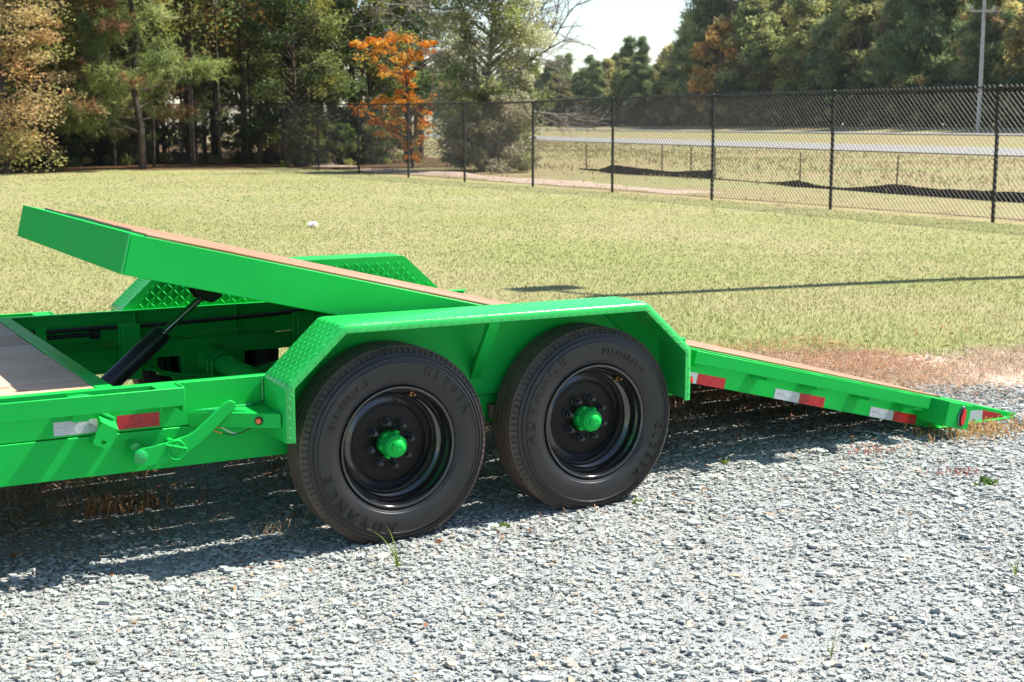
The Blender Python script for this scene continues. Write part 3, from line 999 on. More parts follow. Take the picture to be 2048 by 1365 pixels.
def fender(mirror):
    loc = (0, 2 * YC, 0) if mirror else (0, 0, 0)
    fo = link('fender', fender_me, trailer, loc)
    to = link('tread_pattern', tread_me, fo)
    to['kind'] = 'stuff'
    if mirror:                                                # far side: rotate half a turn about the vertical through the axle middle
        fo.location = (.434 * 2 + .002, 2 * YC, 0)
        fo.rotation_euler = (0, 0, math.pi)
    poly = panel_poly()
    MB().prism(poly, 'y', .2025, .2065).build('inner_panel', M_GREEN, fo, angle=20)
    # tread bars on the deck side of the panel
    vs, fs = [], []
    p = .030
    for i in range(60):
        for j in range(8):
            x, z = -.43 + i * p, .662 + j * p
            zt = .840 if -.21 < x < 1.08 else .840 - (.21 * 0 + (abs(x - .435) - .645)) * .92
            if z > zt: continue
            T = Vector((1, 0, 0)); N = Vector((0, 1, 0)); U = Vector((0, 0, 1))
            d = (T + U).normalized() if (i + j) % 2 else (T - U).normalized()
            diamond(vs, fs, Vector((x, .2067, z)), d, N.cross(d), N, L=.034, W=.0075, H=.003)
    pt = MB().add(vs, fs).build('panel_tread', M_GREEN, fo, smooth=False)
    pt['kind'] = 'stuff'
    # inward brace between the wheels
    MB().add([(.385, .000, .846), (.431, .000, .846), (.385, .004, .800), (.431, .004, .800),
              (.405, .2015, .560), (.451, .2015, .560), (.405, .2015, .600), (.451, .2015, .600)],
             [(0, 1, 3, 2), (0, 6, 7, 1), (2, 3, 5, 4), (0, 2, 4, 6), (1, 7, 5, 3), (4, 5, 7, 6)]).build('brace', M_GREEN, fo, smooth=False)
    # stiffening angle at the rear of the well
    MB().tube([(.97, .2005, .835), (1.19, .2005, .655), (1.225, .2005, .60), (1.225, .2005, .51)], .005, 6).build('panel_rib', M_GREEN, fo)
    # front support arm
    arm = MB().prism([(-.735, .2045), (-.4545, .010), (-.4545, .2045)], 'z', .485, .540).build('support_arm', M_GREEN, fo, bevel=.003)
    return fo, arm


fn, arm_n = fender(False)
ff, arm_f = fender(True)
# weld along the arm
MB().tube([(-.70, .205, .543), (-.60, .206, .542), (-.50, .205, .544), (-.4555, .2035, .556), (-.4555, .203, .64)], [.003, .006, .006, .006, .004], 6).build('weld_bead', M_WELD, arm_n)
MB().tube([(-.72, .200, .541), (-.66, .165, .5425), (-.60, .135, .5425), (-.55, .110, .541)], [.004, .009, .009, .003], 8).build('weld_bead', M_WELD, arm_n)
# amber marker lamp on the slanted face of the arm
fa = Vector((-.735, .2045)); fb = Vector((-.4545, .010))
t_ = .76
pc = fa.lerp(fb, t_); nv = Vector(((fb - fa).y, -(fb - fa).x)).normalized()
c3 = Vector((pc.x, pc.y, .5125)); n3 = Vector((nv.x, nv.y, 0))
if n3.y > 0: n3 = -n3
lamp = MB().tube([c3, c3 + n3 * .006], .0150, 20).build('marker_lamp', M_BLACKMATT, arm_n)
MB().tube([c3 + n3 * .0055, c3 + n3 * .010, c3 + n3 * .0125], [.0105, .0095, .005], 18).build('lens', M_AMBER, lamp)
# loose wires hanging below the arm
for m_, pts in ((M_ORANGEWIRE, [(-.68, .16, .486), (-.655, .155, .470), (-.628, .15, .460)]), (M_BLACKMATT, [(-.628, .15, .460), (-.60, .13, .455), (-.575, .11, .462), (-.54, .075, .487)]),
                (M_WHITEWIRE, [(-.635, .145, .486), (-.622, .14, .475), (-.60, .132, .463), (-.585, .125, .459)]), (M_ORANGEWIRE, [(-.665, .155, .486), (-.645, .15, .483), (-.635, .145, .486)])):
    MB().tube(pts, .0022, 6).build('wire', m_, arm_n)

# red marker on a small bracket behind the fender
mbk = MB().prism([(1.3215, .455), (1.3215, .505), (1.40, .515), (1.425, .49), (1.40, .455), (1.36, .437)], 'y', .105, .112).build('marker_bracket', M_GREEN, fn, bevel=.003)
lamp = MB().tube([(1.405, .1045, .486), (1.405, .098, .486)], .0165, 18).build('marker_lamp', M_BLACKMATT, mbk)
MB().tube([(1.405, .099, .486), (1.405, .090, .486), (1.405, .087, .486)], [.0125, .0115, .006], 18).build('lens', M_REDLENS, lamp)
# bump stop between the wheels
MB().tube([(.50, .19, .452), (.50, .19, .425), (.50, .19, .400)], [.024, .018, .022], 12).build('bump_stop', M_STAKE, fn)


# ------------------------------------------------------------------ wheels
def glyph_verts(ch, size):
    cu = bpy.data.curves.new('glyph', 'FONT')
    cu.body = ch
    cu.size = size
    cu.align_x, cu.align_y = 'CENTER', 'CENTER'
    cu.extrude = .0036
    cu.offset = size * .016
    cu.resolution_u = 3
    ob = bpy.data.objects.new('glyph', cu)
    COL.objects.link(ob)
    dg = bpy.context.evaluated_depsgraph_get()
    me = bpy.data.meshes.new_from_object(ob.evaluated_get(dg))
    v = [tuple(p.co) for p in me.vertices]
    f = [tuple(p.vertices) for p in me.polygons]
    bpy.data.objects.remove(ob); bpy.data.curves.remove(cu); bpy.data.meshes.remove(me)
    return v, f


GLYPHS = {}


def glyph_mesh(ch, size, stretch):
    key = (ch, size)
    if key not in GLYPHS:
        v, f = glyph_verts(ch, size)
        GLYPHS[key] = MB().add([(p[0], p[1] * stretch, p[2]) for p in v], f).mesh('letter', M_LETTER, False)
    return GLYPHS[key]


def ring_text(parent, text, centre_deg, span_deg, radius, size, y, stretch=1.0):
    n = len(text)
    for i, ch in enumerate(text):
        phi = R(centre_deg + span_deg * (0.5 - i / max(n - 1, 1)))
        rad = Vector((math.cos(phi), 0, math.sin(phi))); tan = Vector((math.sin(phi), 0, -math.cos(phi))); nor = Vector((0, -1, 0))
        o = link('letter', glyph_mesh(ch, size, stretch), parent)
        c = rad * radius - nor * y
        o.matrix_basis = Matrix(((tan.x, rad.x, nor.x, c.x), (tan.y, rad.y, nor.y, c.y), (tan.z, rad.z, nor.z, c.z), (0, 0, 0, 1)))


TW = .186
side = [(.2325, .022), (.2345, .008), (.240, .0005), (.2455, -.0030), (.2475, -.0018), (.252, -.0055), (.266, -.0095), (.285, -.0112), (.318, -.0112), (.3225, -.0110), (.3238, -.0135), (.3262, -.0135), (.3272, -.0095),
        (.336, -.0065), (.3378, -.0098), (.3425, -.0088), (.3440, -.0025), (.351, .0010), (.3530, -.002), (.3575, -.0002), (.3590, .0065), (.368, .0125), (.3745, .0195), (.3805, .0255), (.3828, .0285)]
tread = []
yv = .0275
for g in (.046, .077, .108, .139):
    tread += [(.3832, g - .005), (.3755, g - .0035), (.3755, g + .0035), (.3832, g + .005)]
prof = side + tread + [(r, TW - y) for r, y in reversed(side)]
i_sh = [side.index(p) for p in side if .3665 < p[0] < .382] + [len(side) + len(tread) + k for k in range(3)]


def notch(k, j, r):
    if j in i_sh and j < len(side) and k % 4 == 0: return r - .006
    return r


tyre_me = MB().lathe(prof, 384, mod=notch).mesh('tyre', M_RUBBER, True, 22)
lt = MB()
for a in (75, 100, 118, 152, 262, 300, 330, 20):               # moulding lines across the sidewall
    ph = R(a)
    rad = Vector((math.cos(ph), 0, math.sin(ph))); tan = Vector((math.sin(ph), 0, -math.cos(ph)))
    for r0, r1, yy in ((.326, .3375, -.0095), (.344, .352, -.0025)):
        p0, p1 = rad * r0 + Vector((0, yy, 0)), rad * r1 + Vector((0, yy + .005, 0))
        lt.add([p0 - tan * .001, p0 + tan * .001, p1 + tan * .001, p1 - tan * .001, p0 - tan * .001 + Vector((0, -.0016, 0)), p0 + tan * .001 + Vector((0, -.0016, 0)), p1 + tan * .001 + Vector((0, -.0016, 0)), p1 - tan * .001 + Vector((0, -.0016, 0))],
               [(0, 1, 2, 3), (4, 7, 6, 5), (0, 4, 5, 1), (1, 5, 6, 2), (2, 6, 7, 3), (3, 7, 4, 0)])
line_me = lt.mesh('moulding_lines', M_RUBBER, False)

rim_prof = [(.2300, .030), (.2330, .012), (.2335, .003), (.2315, -.0015), (.2275, -.0025), (.2235, -.0005), (.2215, .005), (.2205, .016), (.2170, .024), (.2120, .030), (.2085, .040), (.2075, .050), (.2040, .058), (.1960, .066), (.1880, .072),
            (.1850, .082), (.1840, .105), (.1835, .130), (.1860, .145), (.2100, .165), (.2240, .184), (.2260, .184), (.2150, .167)]
rim_me = MB().lathe(rim_prof, 96).mesh('wheel', M_BLACKGLOSS, True, 50)
disc_prof = [(.1832, .128), (.1800, .118), (.1730, .1085), (.1620, .1035), (.1530, .1010), (.1485, .0965), (.1470, .0958), (.090, .0955), (.055, .0955), (.050, .098)]
disc_me = MB().lathe(disc_prof, 96).mesh('wheel_disc', M_DISC, True, 40)
# the lit conical outer part of the disc is gloss black like the rim
cone_me = MB().lathe([(.1838, .1115), (.1800, .1092), (.1735, .1068), (.1622, .1028), (.1532, .0997), (.1490, .0955)], 96).mesh('disc_rim', M_BLACKGLOSS, True, 60)
hub = MB()
hub.lathe([(.0005, -.0075), (.006, -.0070), (.0075, -.0060), (.009, -.0075), (.016, -.0075), (.019, -.0055), (.0275, -.0035), (.030, -.001), (.0305, .008), (.0315, .0085), (.0395, .0085), (.0415, .0105), (.0415, .0165), (.0475, .0185), (.0495, .022), (.0510, .062), (.0545, .066), (.0545, .0945)], 40)
for k in range(6):
    a = 2 * math.pi * k / 6 + .3
    c, s = math.cos(a), math.sin(a)
    d = Vector((c, 0, s)); t = Vector((-s, 0, c))
    p = d * .0545
    vs = [p - t * .010 + Vector((0, y, 0)) + d * e for y in (.056, .078) for e in (-.004, .0085)] + [p + t * .010 + Vector((0, y, 0)) + d * e for y in (.056, .078) for e in (-.004, .0085)]
    hub.add(vs, [(0, 1, 3, 2), (4, 6, 7, 5), (0, 4, 5, 1), (2, 3, 7, 6), (0, 2, 6, 4), (1, 5, 7, 3)])
hub_me = hub.mesh('hub', M_GREEN, True, 35)
nut_me = MB().tube([(0, .0950, 0), (0, .0905, 0), (0, .0885, 0)], [.0175, .0175, .0155], 18).tube([(0, .0884, 0), (0, .0720, 0), (0, .0690, 0)], [.0150, .0150, .0125], 6).tube([(0, .0689, 0), (0, .0520, 0), (0, .0500, 0)], [.0088, .0088, .0070], 12).mesh('lug_nut', M_NUT, True, 30)
valve_me = MB().tube([(0, .060, -.004), (0, .034, 0)], [.0075, .0070], 12).tube([(0, .0339, 0), (0, .014, .002), (0, .006, .0025)], [.0042, .0042, .0030], 10).mesh('valve_stem', M_BRASS, True, 30)


def wheel(x, y, z, far, rim_rot, tyre_rot):
    w = link('wheel', rim_me, trailer, (x, y, z), (0, 0, math.pi if far else 0))
    ty = link('tyre', tyre_me, w, (0, 0, 0), (0, tyre_rot, 0))
    if not far:
        ml = link('moulding_lines', line_me, w, (0, 0, 0), (0, tyre_rot, 0))
        ml['kind'] = 'stuff'
        tr = math.degrees(tyre_rot)
        ring_text(w, 'ADVANCE', 230 - tr, 66, .304, .058, -.0112, 0.95)
        ring_text(w, 'GL283A', 46 - tr, 42, .302, .050, -.0112, 0.95)
        ring_text(w, '215/75R17.5', 138 - tr, 42, .289, .030, -.0112, 1.0)
    link('wheel_disc', disc_me, w)
    link('disc_rim', cone_me, w)
    hb = link('hub', hub_me, w, (0, 0, 0), (0, rim_rot, 0))
    hb.scale = (.87, 1, .87)
    for k in range(8):
        a = 2 * math.pi * k / 8 + rim_rot
        ln = link('lug_nut', nut_me, w, (.084 * math.cos(a), 0, .084 * math.sin(a)), (0, -a, 0))
        ln.scale = (1.12, 1, 1.12)
    a = R(80) - rim_rot if not far else R(40)
    link('valve_stem', valve_me, w, (.203 * math.cos(a), 0, .203 * math.sin(a)), (0, R(90) - a, 0))
    return w


ZF, ZR = .3675, .3775
wheel(0, .000, ZF, False, R(10), 0.0)
wheel(.868, .000, ZR, False, R(28), R(75))
wheel(0, 2 * YC, ZF, True, R(5), 1.0)
wheel(.868, 2 * YC, ZR, True, R(20), 2.0)

# axles with drums, springs and U bolts
for x, z in ((0, ZF), (.868, ZR)):
    ax = MB().tube([(x, .30, z), (x, 2.24, z)], .050, 20).build('axle', M_GREEN, trailer)
    for s in (1, -1):
        yy = lambda v: v if s > 0 else mirror_y(v)
        dr = MB().tube([(x, yy(.135), z), (x, yy(.215), z), (x, yy(.225), z)], [.158, .158, .150], 36)
        dr.tube([(x, yy(.226), z), (x, yy(.232), z)], .170, 36)
        dr.tube([(x, yy(.2325), z), (x, yy(.30), z)], [.085, .060], 24)
        dr.build('brake_drum', M_GREEN, ax)
        sp = MB()
        for k in range(4):
            half = .40 - .075 * k
            for q in range(8):
                u0, u1 = -half + 2 * half * q / 8, -half + 2 * half * (q + 1) / 8
                za, zb_ = (z - .062 - .012 * k + .07 * (u / .40) ** 2 for u in (u0, u1))
                ya, yb = sorted((yy(.345), yy(.400)))
                vs = [(x + u, y_, zc + e) for (u, zc) in ((u0, za), (u1, zb_)) for y_ in (ya, yb) for e in (0, .009)]
                sp.add(vs, [(0, 1, 3, 2), (4, 6, 7, 5), (0, 4, 5, 1), (2, 3, 7, 6), (0, 2, 6, 4), (1, 5, 7, 3)])
        sp.build('leaf_spring', M_GREEN, ax, smooth=False)
        ub = MB()
        for yo in (.338, .408):
            pts = [(x - .058, yy(yo), z - .13)] + [(x - .058 * math.cos(a), yy(yo), z + .058 * math.sin(a)) for a in np.linspace(0, math.pi, 10)] + [(x + .058, yy(yo), z - .13)]
            ub.tube(pts, .0075, 8)
        ub.build('u_bolt', M_GREEN, ax)
        ub2 = MB(); ya, yb = sorted((yy(.33), yy(.42))); ub2.box(x - .075, x + .075, ya, yb, z - .125, z - .112)
        ub2.build('spring_plate', M_GREEN, ax)

# hydraulic cylinder lifting the tilt deck
pA, pB, pC = Vector((-.86, YC, .399)), Vector((-.535, YC, .672)), Vector((-.335, YC, .838))
cy = MB().tube([pA, pB - (pB - pA).normalized() * .012, pB], [.042, .042, .039], 32).build('hydraulic_cylinder', M_BLACKSATIN, trailer)
ud = (pC - pB).normalized()
MB().tube([pB + ud * .0005, pB + ud * .014, pB + ud * .018], [.036, .036, .026], 28).build('gland', M_BLACKGLOSS, cy)
MB().tube([pB + ud * .0185, pC], .0150, 24).build('rod', M_CHROME, cy)
MB().tube([pC - ud * .022, pC + ud * .02, pC + ud * .05], [.026, .036, .036], 16).build('rod_eye', M_BLACKSATIN, cy)
for yo in (-.062, .050):
    ck = MB().prism([(-.40, .862), (-.375, .815), (-.325, .800), (-.285, .825), (-.27, .876), (-.40, .908)], 'y', YC + yo, YC + yo + .012)
    ck.build('clevis', M_BLACKSATIN, cy, bevel=.002)
# hydraulic hoses clipped along the far rail
yh = mirror_y(.268)
MB().tube([(-1.02, yh, .566), (-.80, yh, .572), (-.60, yh, .575), (-.30, yh, .570), (.0, yh, .578), (.3, yh, .586), (.55, yh, .60)], .011, 10).build('hose', M_BLACKMATT, trailer)
MB().tube([(-1.00, yh, .545), (-.85, yh, .540), (-.70, yh, .545), (-.62, yh, .545)], .011, 10).build('hose', M_BLACKMATT, trailer)
MB().tube([(-.62, yh, .545), (-.575, yh, .543)], .022, 10).build('hose_fitting', M_BLACKMATT, trailer)
MB().box(-.88, -.83, yh - .016, mirror_y(.2535), .520, .592).build('hose_clamp', M_GREEN, trailer, bevel=.002)
MB().tube([(-.20, .45, .50), (-.15, .7, .52), (-.10, 1.0, .515), (-.02, 1.15, .45), (.05, 1.2, .42)], .005, 8).build('brake_cable', M_BLACKMATT, trailer)

# ------------------------------------------------------------------ tilt deck (built in its own frame: x along the deck, z square to it)
TH = math.atan(.2425)
DW = 2.0
side_poly = [(0, 0), (4.62, 0), (4.62, -.012), (4.056, -.156), (.0, -.147)]
tilt = MB()
for y0 in (0.0, DW - .009):
    tilt.prism(side_poly, 'y', y0, y0 + .009)
for (a, b) in ((.0095, .060), (DW - .060, DW - .0095)):
    tilt.box(.010, 4.15, a, b, -.010, -.001)
    tilt.add([(.010, a, -.146), (4.05, a, -.155), (4.05, b, -.155), (.010, b, -.146), (.010, a, -.138), (4.05, a, -.147), (4.05, b, -.147), (.010, b, -.138)],
             [(0, 3, 2, 1), (4, 5, 6, 7), (0, 1, 5, 4), (3, 7, 6, 2), (0, 4, 7, 3), (1, 2, 6, 5)])
td = tilt.build('tilt_deck', M_GREEN, trailer, loc=(-.897, .27, 1.182), rot=(0, TH, 0), bevel=.003, angle=30)
fp = MB().box(-.0085, -.0005, .0005, DW - .0005, -.147, .0015)
fp.box(-.0004, .062, .0605, DW - .0605, -.006, .0018)
fp.box(-.0004, .460, .0605, DW - .0605, -.052, -.046)  # unseen sheet under the planks, added to block slivers of sun
fp.build('front_plate', M_DULL, td, bevel=.002)
# corner welds
MB().tube([(-.006, .001, -.002), (-.007, .0, -.07), (-.006, .001, -.147)], [.003, .0022, .004], 6).build('weld_bead', M_WELD, td)
for u in (.55, 1.15, 1.75, 2.35, 2.95, 3.55):
    MB().box(u, u + .06, .0605, DW - .0605, -.135, -.037).build('cross_member', M_GREEN, td)
# wedge plate that lies on the gravel at the tail
wp = MB().add([(4.056, .0095, -.1555), (4.60, .0095, -.0165), (4.60, DW - .0095, -.0165), (4.056, DW - .0095, -.1555), (4.056, .0095, -.1475), (4.60, .0095, -.0085), (4.60, DW - .0095, -.0085), (4.056, DW - .0095, -.1475)],
              [(0, 3, 2, 1), (4, 5, 6, 7), (0, 1, 5, 4), (3, 7, 6, 2), (0, 4, 7, 3), (1, 2, 6, 5)])
wp.build('tail_plate', M_GREEN, td)
MB().add([(4.16, .0095, -.004), (4.615, .0095, -.004), (4.615, DW - .0095, -.004), (4.16, DW - .0095, -.004), (4.16, .0095, .001), (4.615, .0095, .001), (4.615, DW - .0095, .001), (4.16, DW - .0095, .001)],
         [(0, 3, 2, 1), (4, 5, 6, 7), (0, 1, 5, 4), (3, 7, 6, 2), (0, 4, 7, 3), (1, 2, 6, 5)]).build('tail_deck_plate', M_GREEN, td)
# bottom lip along the tail wedge, catching the light
for y0 in (-.022, DW + .001):
    MB().add([(4.050, y0, -.160), (4.640, y0, -.016), (4.640, y0 + .021, -.016), (4.050, y0 + .021, -.160), (4.050, y0, -.150), (4.640, y0, -.006), (4.640, y0 + .021, -.006), (4.050, y0 + .021, -.150)],
             [(0, 3, 2, 1), (4, 5, 6, 7), (0, 1, 5, 4), (3, 7, 6, 2), (0, 4, 7, 3), (1, 2, 6, 5)]).build('tail_lip', M_GREEN, td, bevel=.003)
# deck planks, with one or two open joints that let slivers of sun through
pe = [.058, .30, .57, .86, 1.15, 1.44, 1.71, 1.942]
for k, (a, b) in enumerate(zip(pe[:-1], pe[1:])):
    gap = .006 if k % 2 else .0085
    z = .013 + random.uniform(-.003, .003)
    MB().box(.068 + random.uniform(0, .012), 4.14, a + gap, b - .002, z - .042, z).build('plank', M_DECKWOOD, td, bevel=.004)
# rub rail and stake pockets on both sides
for sgn in (1, -1):
    yy = (lambda v: v) if sgn > 0 else (lambda v: DW - v)
    def bx(name, u0, u1, ya, yb, z0, z1, bev=.002):
        a, b = sorted((yy(ya), yy(yb)))
        return MB().box(u0, u1, a, b, z0, z1).build(name, M_GREEN, td, bevel=bev)
    bx('rub_rail', 2.44, 3.872, -.125, -.115, -.062, -.006)
    for u in (2.46, 2.86, 3.16, 3.49, 3.79):
        bx('stake_pocket', u, u + .05, -.1145, -.0005, -.078, -.014, .003)
    for u in (2.46, 3.19, 3.78):
        bx('weld_plate', u, u + .085, -.1145, -.0005, -.0135, -.007)
    lb = bx('lamp_box', 3.93, 4.085, -.190, -.0005, -.125, -.004, .003)
    fy = yy(-.1902)
    d = -1 if sgn > 0 else 1
    def oval(r1, r2, ya, yb, m_, nm, par):
        pts = [(4.028 + r1 * math.cos(a), -.066 + r2 * math.sin(a)) for a in np.linspace(0, 2 * np.pi, 25)[:-1]]
        lo, hi = sorted((ya, yb))
        return MB().prism(pts, 'y', lo, hi).build(nm, m_, par, bevel=.002)
    lp = oval(.025, .052, fy, fy + d * .008, M_CHROME, 'tail_lamp', lb)
    oval(.0215, .047, fy + d * .0082, fy + d * .011, M_BLACKMATT, 'gasket', lb)
    oval(.0145, .039, fy + d * .0112, fy + d * .017, M_REDLENS, 'lens', lb)
# reflective tape along the bottom of the near side
for u0, u1, wht in ((2.50, 2.566, True), (2.568, 2.726, False), (3.020, 3.169, True), (3.172, 3.326, False), (3.623, 3.776, True), (3.779, 3.933, False)):
    mid = (u0 + u1) / 2
    tape(td, u0, u1, -.0004, -.1535, -.106, wht)
def tape_poly(poly, wht):
    o = MB().prism(poly, 'y', -.0012, -.0004).build('reflective_tape', M_WHITETAPE if wht else M_REDTAPE, td, smooth=False)
    o['label'] = 'white tape on the tail wedge' if wht else 'red tape on the tail wedge'
tape_poly([(4.235, -.042), (4.375, -.017), (4.386, -.066), (4.250, -.098)], True)
tape_poly([(4.3765, -.017), (4.505, -.017), (4.53, -.0305), (4.3875, -.0655)], False)


# ------------------------------------------------------------------ chain link fence
FX = 15.8
py = [0.6, 4.3, 7.98, 11.64, 15.52, 19.15, 22.94, 26.62, 30.41, 34.1, 37.88, 41.42, 44.95, 47.6]
FH = 2.13
fence = empty('chain_link_fence', (FX, 24, 0), 'black vinyl chain link fence with round posts and top rail beside the lawn', 'fence')
fence.location = (0, 0, 0)


def hz(x, y): return float(height(x, y))


def ftop(y): return 2.13 + 0.14 * max(0.0, min(1.0, (y - 36) / 9)) ** 1 - 0.05 * math.exp(-((y - 28) / 4) ** 2)


corner = [(FX, y) for y in py]
back = [(FX - 3.2 * k, 47.6 + 0.9 * k) for k in range(1, 10)]
line = corner + back
for (x, y) in line:
    r_ = .038 if (x, y) in ((FX, 47.6),) else .031
    zt = ftop(min(y, 47.6))
    MB().tube([(x, y, hz(x, y) - .3), (x, y, zt - .01)], r_, 12).tube([(x, y, zt - .0099), (x, y, zt + .03), (x, y, zt + .055)], [r_ + .006, r_ + .006, .008], 12).build('post', M_FENCE, fence)
for (x1, y1), (x2, y2) in zip(line[:-1], line[1:]):
    z1, z2 = ftop(min(y1, 47.6)) + .02, ftop(min(y2, 47.6)) + .02
    MB().tube([(x1, y1, z1), (x2, y2, z2)], .021, 10).build('top_rail', M_FENCE, fence)
    L_ = math.hypot(x2 - x1, y2 - y1)
    ux, uy = (x2 - x1) / L_, (y2 - y1) / L_
    zb = .04
    vs, fs = [], []
    wr = .0042
    pitch = .100
    off = .035 if x1 == x2 else 0.0
    hh = z1 - zb + .035
    nw = int((L_ + hh) / pitch)
    for s_ in (1, -1):
        for k in range(nw + 1):
            a0 = k * pitch - hh
            t0, t1 = 0.0, hh
            p_at = lambda t: a0 + t if s_ > 0 else L_ - a0 - t
            # clip to the bay
            t0 = max(0.0, -a0); t1 = min(hh, L_ - a0)
            if t1 - t0 < .03: continue
            pa, pb = p_at(t0), p_at(t1)
            A = (x1 + ux * pa - off, y1 + uy * pa, zb + t0); B = (x1 + ux * pb - off, y1 + uy * pb, zb + t1)
            kk = len(vs)
            o2 = wr if s_ > 0 else -wr
            for P in (A, B):
                vs += [(P[0] - uy * wr + o2, P[1] + ux * wr, P[2]), (P[0] + ux * wr * 1.2 + o2, P[1] + uy * wr * 1.2, P[2] - wr), (P[0] + uy * wr + o2, P[1] - ux * wr, P[2] + wr)]
            fs += [(kk, kk + 1, kk + 4, kk + 3), (kk + 1, kk + 2, kk + 5, kk + 4), (kk + 2, kk, kk + 3, kk + 5)]
    o = MB().add(vs, fs).build('mesh_panel', M_WIREMESH, fence, smooth=False)
    o['kind'] = 'stuff'
    MB().tube([(x1 - off, y1, zb + .03), (x2 - off, y2, zb + .03)], .005, 6).build('tension_wire', M_FENCE, fence)

# ------------------------------------------------------------------ silt fence
silt = empty('silt_fence', (0, 0, 0), 'low sagging black silt fence with thin wooden stakes in the field beyond the chain link', 'silt fence')
sp_ = [(23.9, 37.6, .05), (23.2, 35.2, .10), (22.6, 33.4, .42), (22.5, 32.2, .36), (22.7, 30.4, .22), (22.9, 28.6, .40), (22.75, 28.3, .06), (22.7, 27.0, .03), (22.6, 26.0, .02), (22.3, 24.8, .16), (22.0, 23.8, .36), (22.0, 23.0, .14), (21.9, 22.0, .10), (21.8, 21.2, .22), (21.7, 20.0, .48), (21.5, 18.6, .36), (21.3, 17.2, .40), (21.1, 16.2, .42), (21.0, 14.5, .46), (20.8, 12.0, .40), (20.5, 9.0, .40)]
pts = []
for a, b in zip(sp_[:-1], sp_[1:]):
    for k in range(5):
        t = k / 5
        pts.append(tuple(a[i] + (b[i] - a[i]) * t for i in range(3)))
vs, fs = [], []
for i, (x, y, h_) in enumerate(pts):
    wv = .05 * math.sin(i * 1.7) + .03 * math.sin(i * 3.9)
    z = hz(x, y)
    h2 = h_ * (.62 if y > 28 else .46) * (1 + .05 * math.sin(i * 2.3))
    vs += [(x + wv, y, z - .05), (x + wv * .4 + .03, y, z + h2 * .55), (x + wv * .2, y, z + h2), (x + wv * .2 + .012, y, z + h2 + .001), (x + wv * .4 + .045, y, z + h2 * .55), (x + wv + .014, y, z - .05)]
m6 = 6
for i in range(len(pts) - 1):
    for j in range(6):
        j2 = (j + 1) % 6
        fs.append((i * m6 + j, (i + 1) * m6 + j, (i + 1) * m6 + j2, i * m6 + j2))
MB().add(vs, fs).build('fabric', M_SILT, silt, angle=60)
for (x, y, tilt_) in ((24.2, 33.0, .05), (23.3, 30.2, .02), (22.85, 28.4, .18), (22.0, 23.7, .02), (21.65, 19.9, -.05), (21.05, 16.4, .08), (23.6, 36.6, -.2), (20.8, 12.2, .04)):
    z = hz(x, y)
    MB().tube([(x, y, z - .1), (x + tilt_, y + tilt_ * 1.5, z + .88)], [.030, .024], 4).build('stake', M_STAKE, silt, smooth=False)

# raked straw along the fence foot
mv, mf = [], []
nX, nY = 9, 60
mm = MB()
for j in range(nY):
    for i in range(nX):
        u = i / (nX - 1) * 2 - 1; y = 22.0 + j / (nY - 1) * 25
        w_ = 0.9 + .4 * math.sin(y * .7)
        x = 17.6 + (y - 22) * .02 + u * w_
        h_ = (.03 + .07 * max(0, math.sin(y * .55 + .6)) * min(max((y - 27) / 6, 0), 1) + .02 * math.sin(y * 3.1)) * (1 - u * u)
        mv.append((x, y, hz(x, y) - .02 + max(h_, 0)))
for j in range(nY - 1):
    for i in range(nX - 1):
        a = j * nX + i
        mf.append((a, a + 1, a + 1 + nX, a + nX))
tag(MB().add(mv, mf).build('straw_bank', M_LITTER, None, angle=180), kind='structure')

# ------------------------------------------------------------------ trees
def tube_np(segs, n=5):
    """list of (p0, p1, r0, r1) -> verts, quads"""
    mb = MB()
    for p0, p1, r0, r1 in segs: mb.tube([p0, p1], [r0, r1], n, caps=False)
    return mb


def crown_mesh(name, clumps, leaves, size, pal, pw, rs, needle=False, flat=0.0, sd=(1, 1, .7), var=.25):
    """clumps: (centre, radius). Every clump has its own species tint drawn from the palette"""
    V, T = [], []
    pal = np.array(pal)
    for c, r in clumps:
        k = max(6, int(leaves * rs.uniform(.6, 1.4)))
        if needle:
            # tufts: needles radiating from twig tips
            nt_ = max(2, k // 14)
            tip = np.array(c) + rs.normal(size=(nt_, 3)) * r * np.array(sd) * .55
            cc = np.repeat(tip, 14, 0)
            d = rs.normal(size=(len(cc), 3)); d[:, 2] += .25; d /= np.linalg.norm(d, axis=1)[:, None]
            e = np.cross(d, rs.normal(size=d.shape)); e /= np.linalg.norm(e, axis=1)[:, None]
            s = size * rs.uniform(.7, 1.2, len(cc))[:, None]
            v = np.stack([cc - e * s * .06, cc + e * s * .06, cc + d * s + e * s * .03, cc + d * s - e * s * .03], 1).reshape(-1, 3)
        else:
            q = rs.normal(size=(k, 3)); q /= np.linalg.norm(q, axis=1)[:, None]
            q *= (rs.random(k) ** .5)[:, None]
            v = leaf_quads(np.array(c) + q * r * np.array(sd), size, rs, flat)
        col = pal[rs.choice(len(pal), p=pw)] * rs.uniform(1 - var, 1 + var)
        nl = len(v) // 4
        cl = col[None, :] * rs.uniform(.75, 1.25, (nl, 1))
        V.append(v); T.append(np.repeat(cl, 4, 0))
    V = np.concatenate(V); T = np.concatenate(T)
    return np_mesh(name, V, np.arange(len(V)), np.full(len(V) // 4, 4), M_LEAF, T)


class Proto:
    def __init__(self, trunk, crown): self.trunk, self.crown = trunk, crown


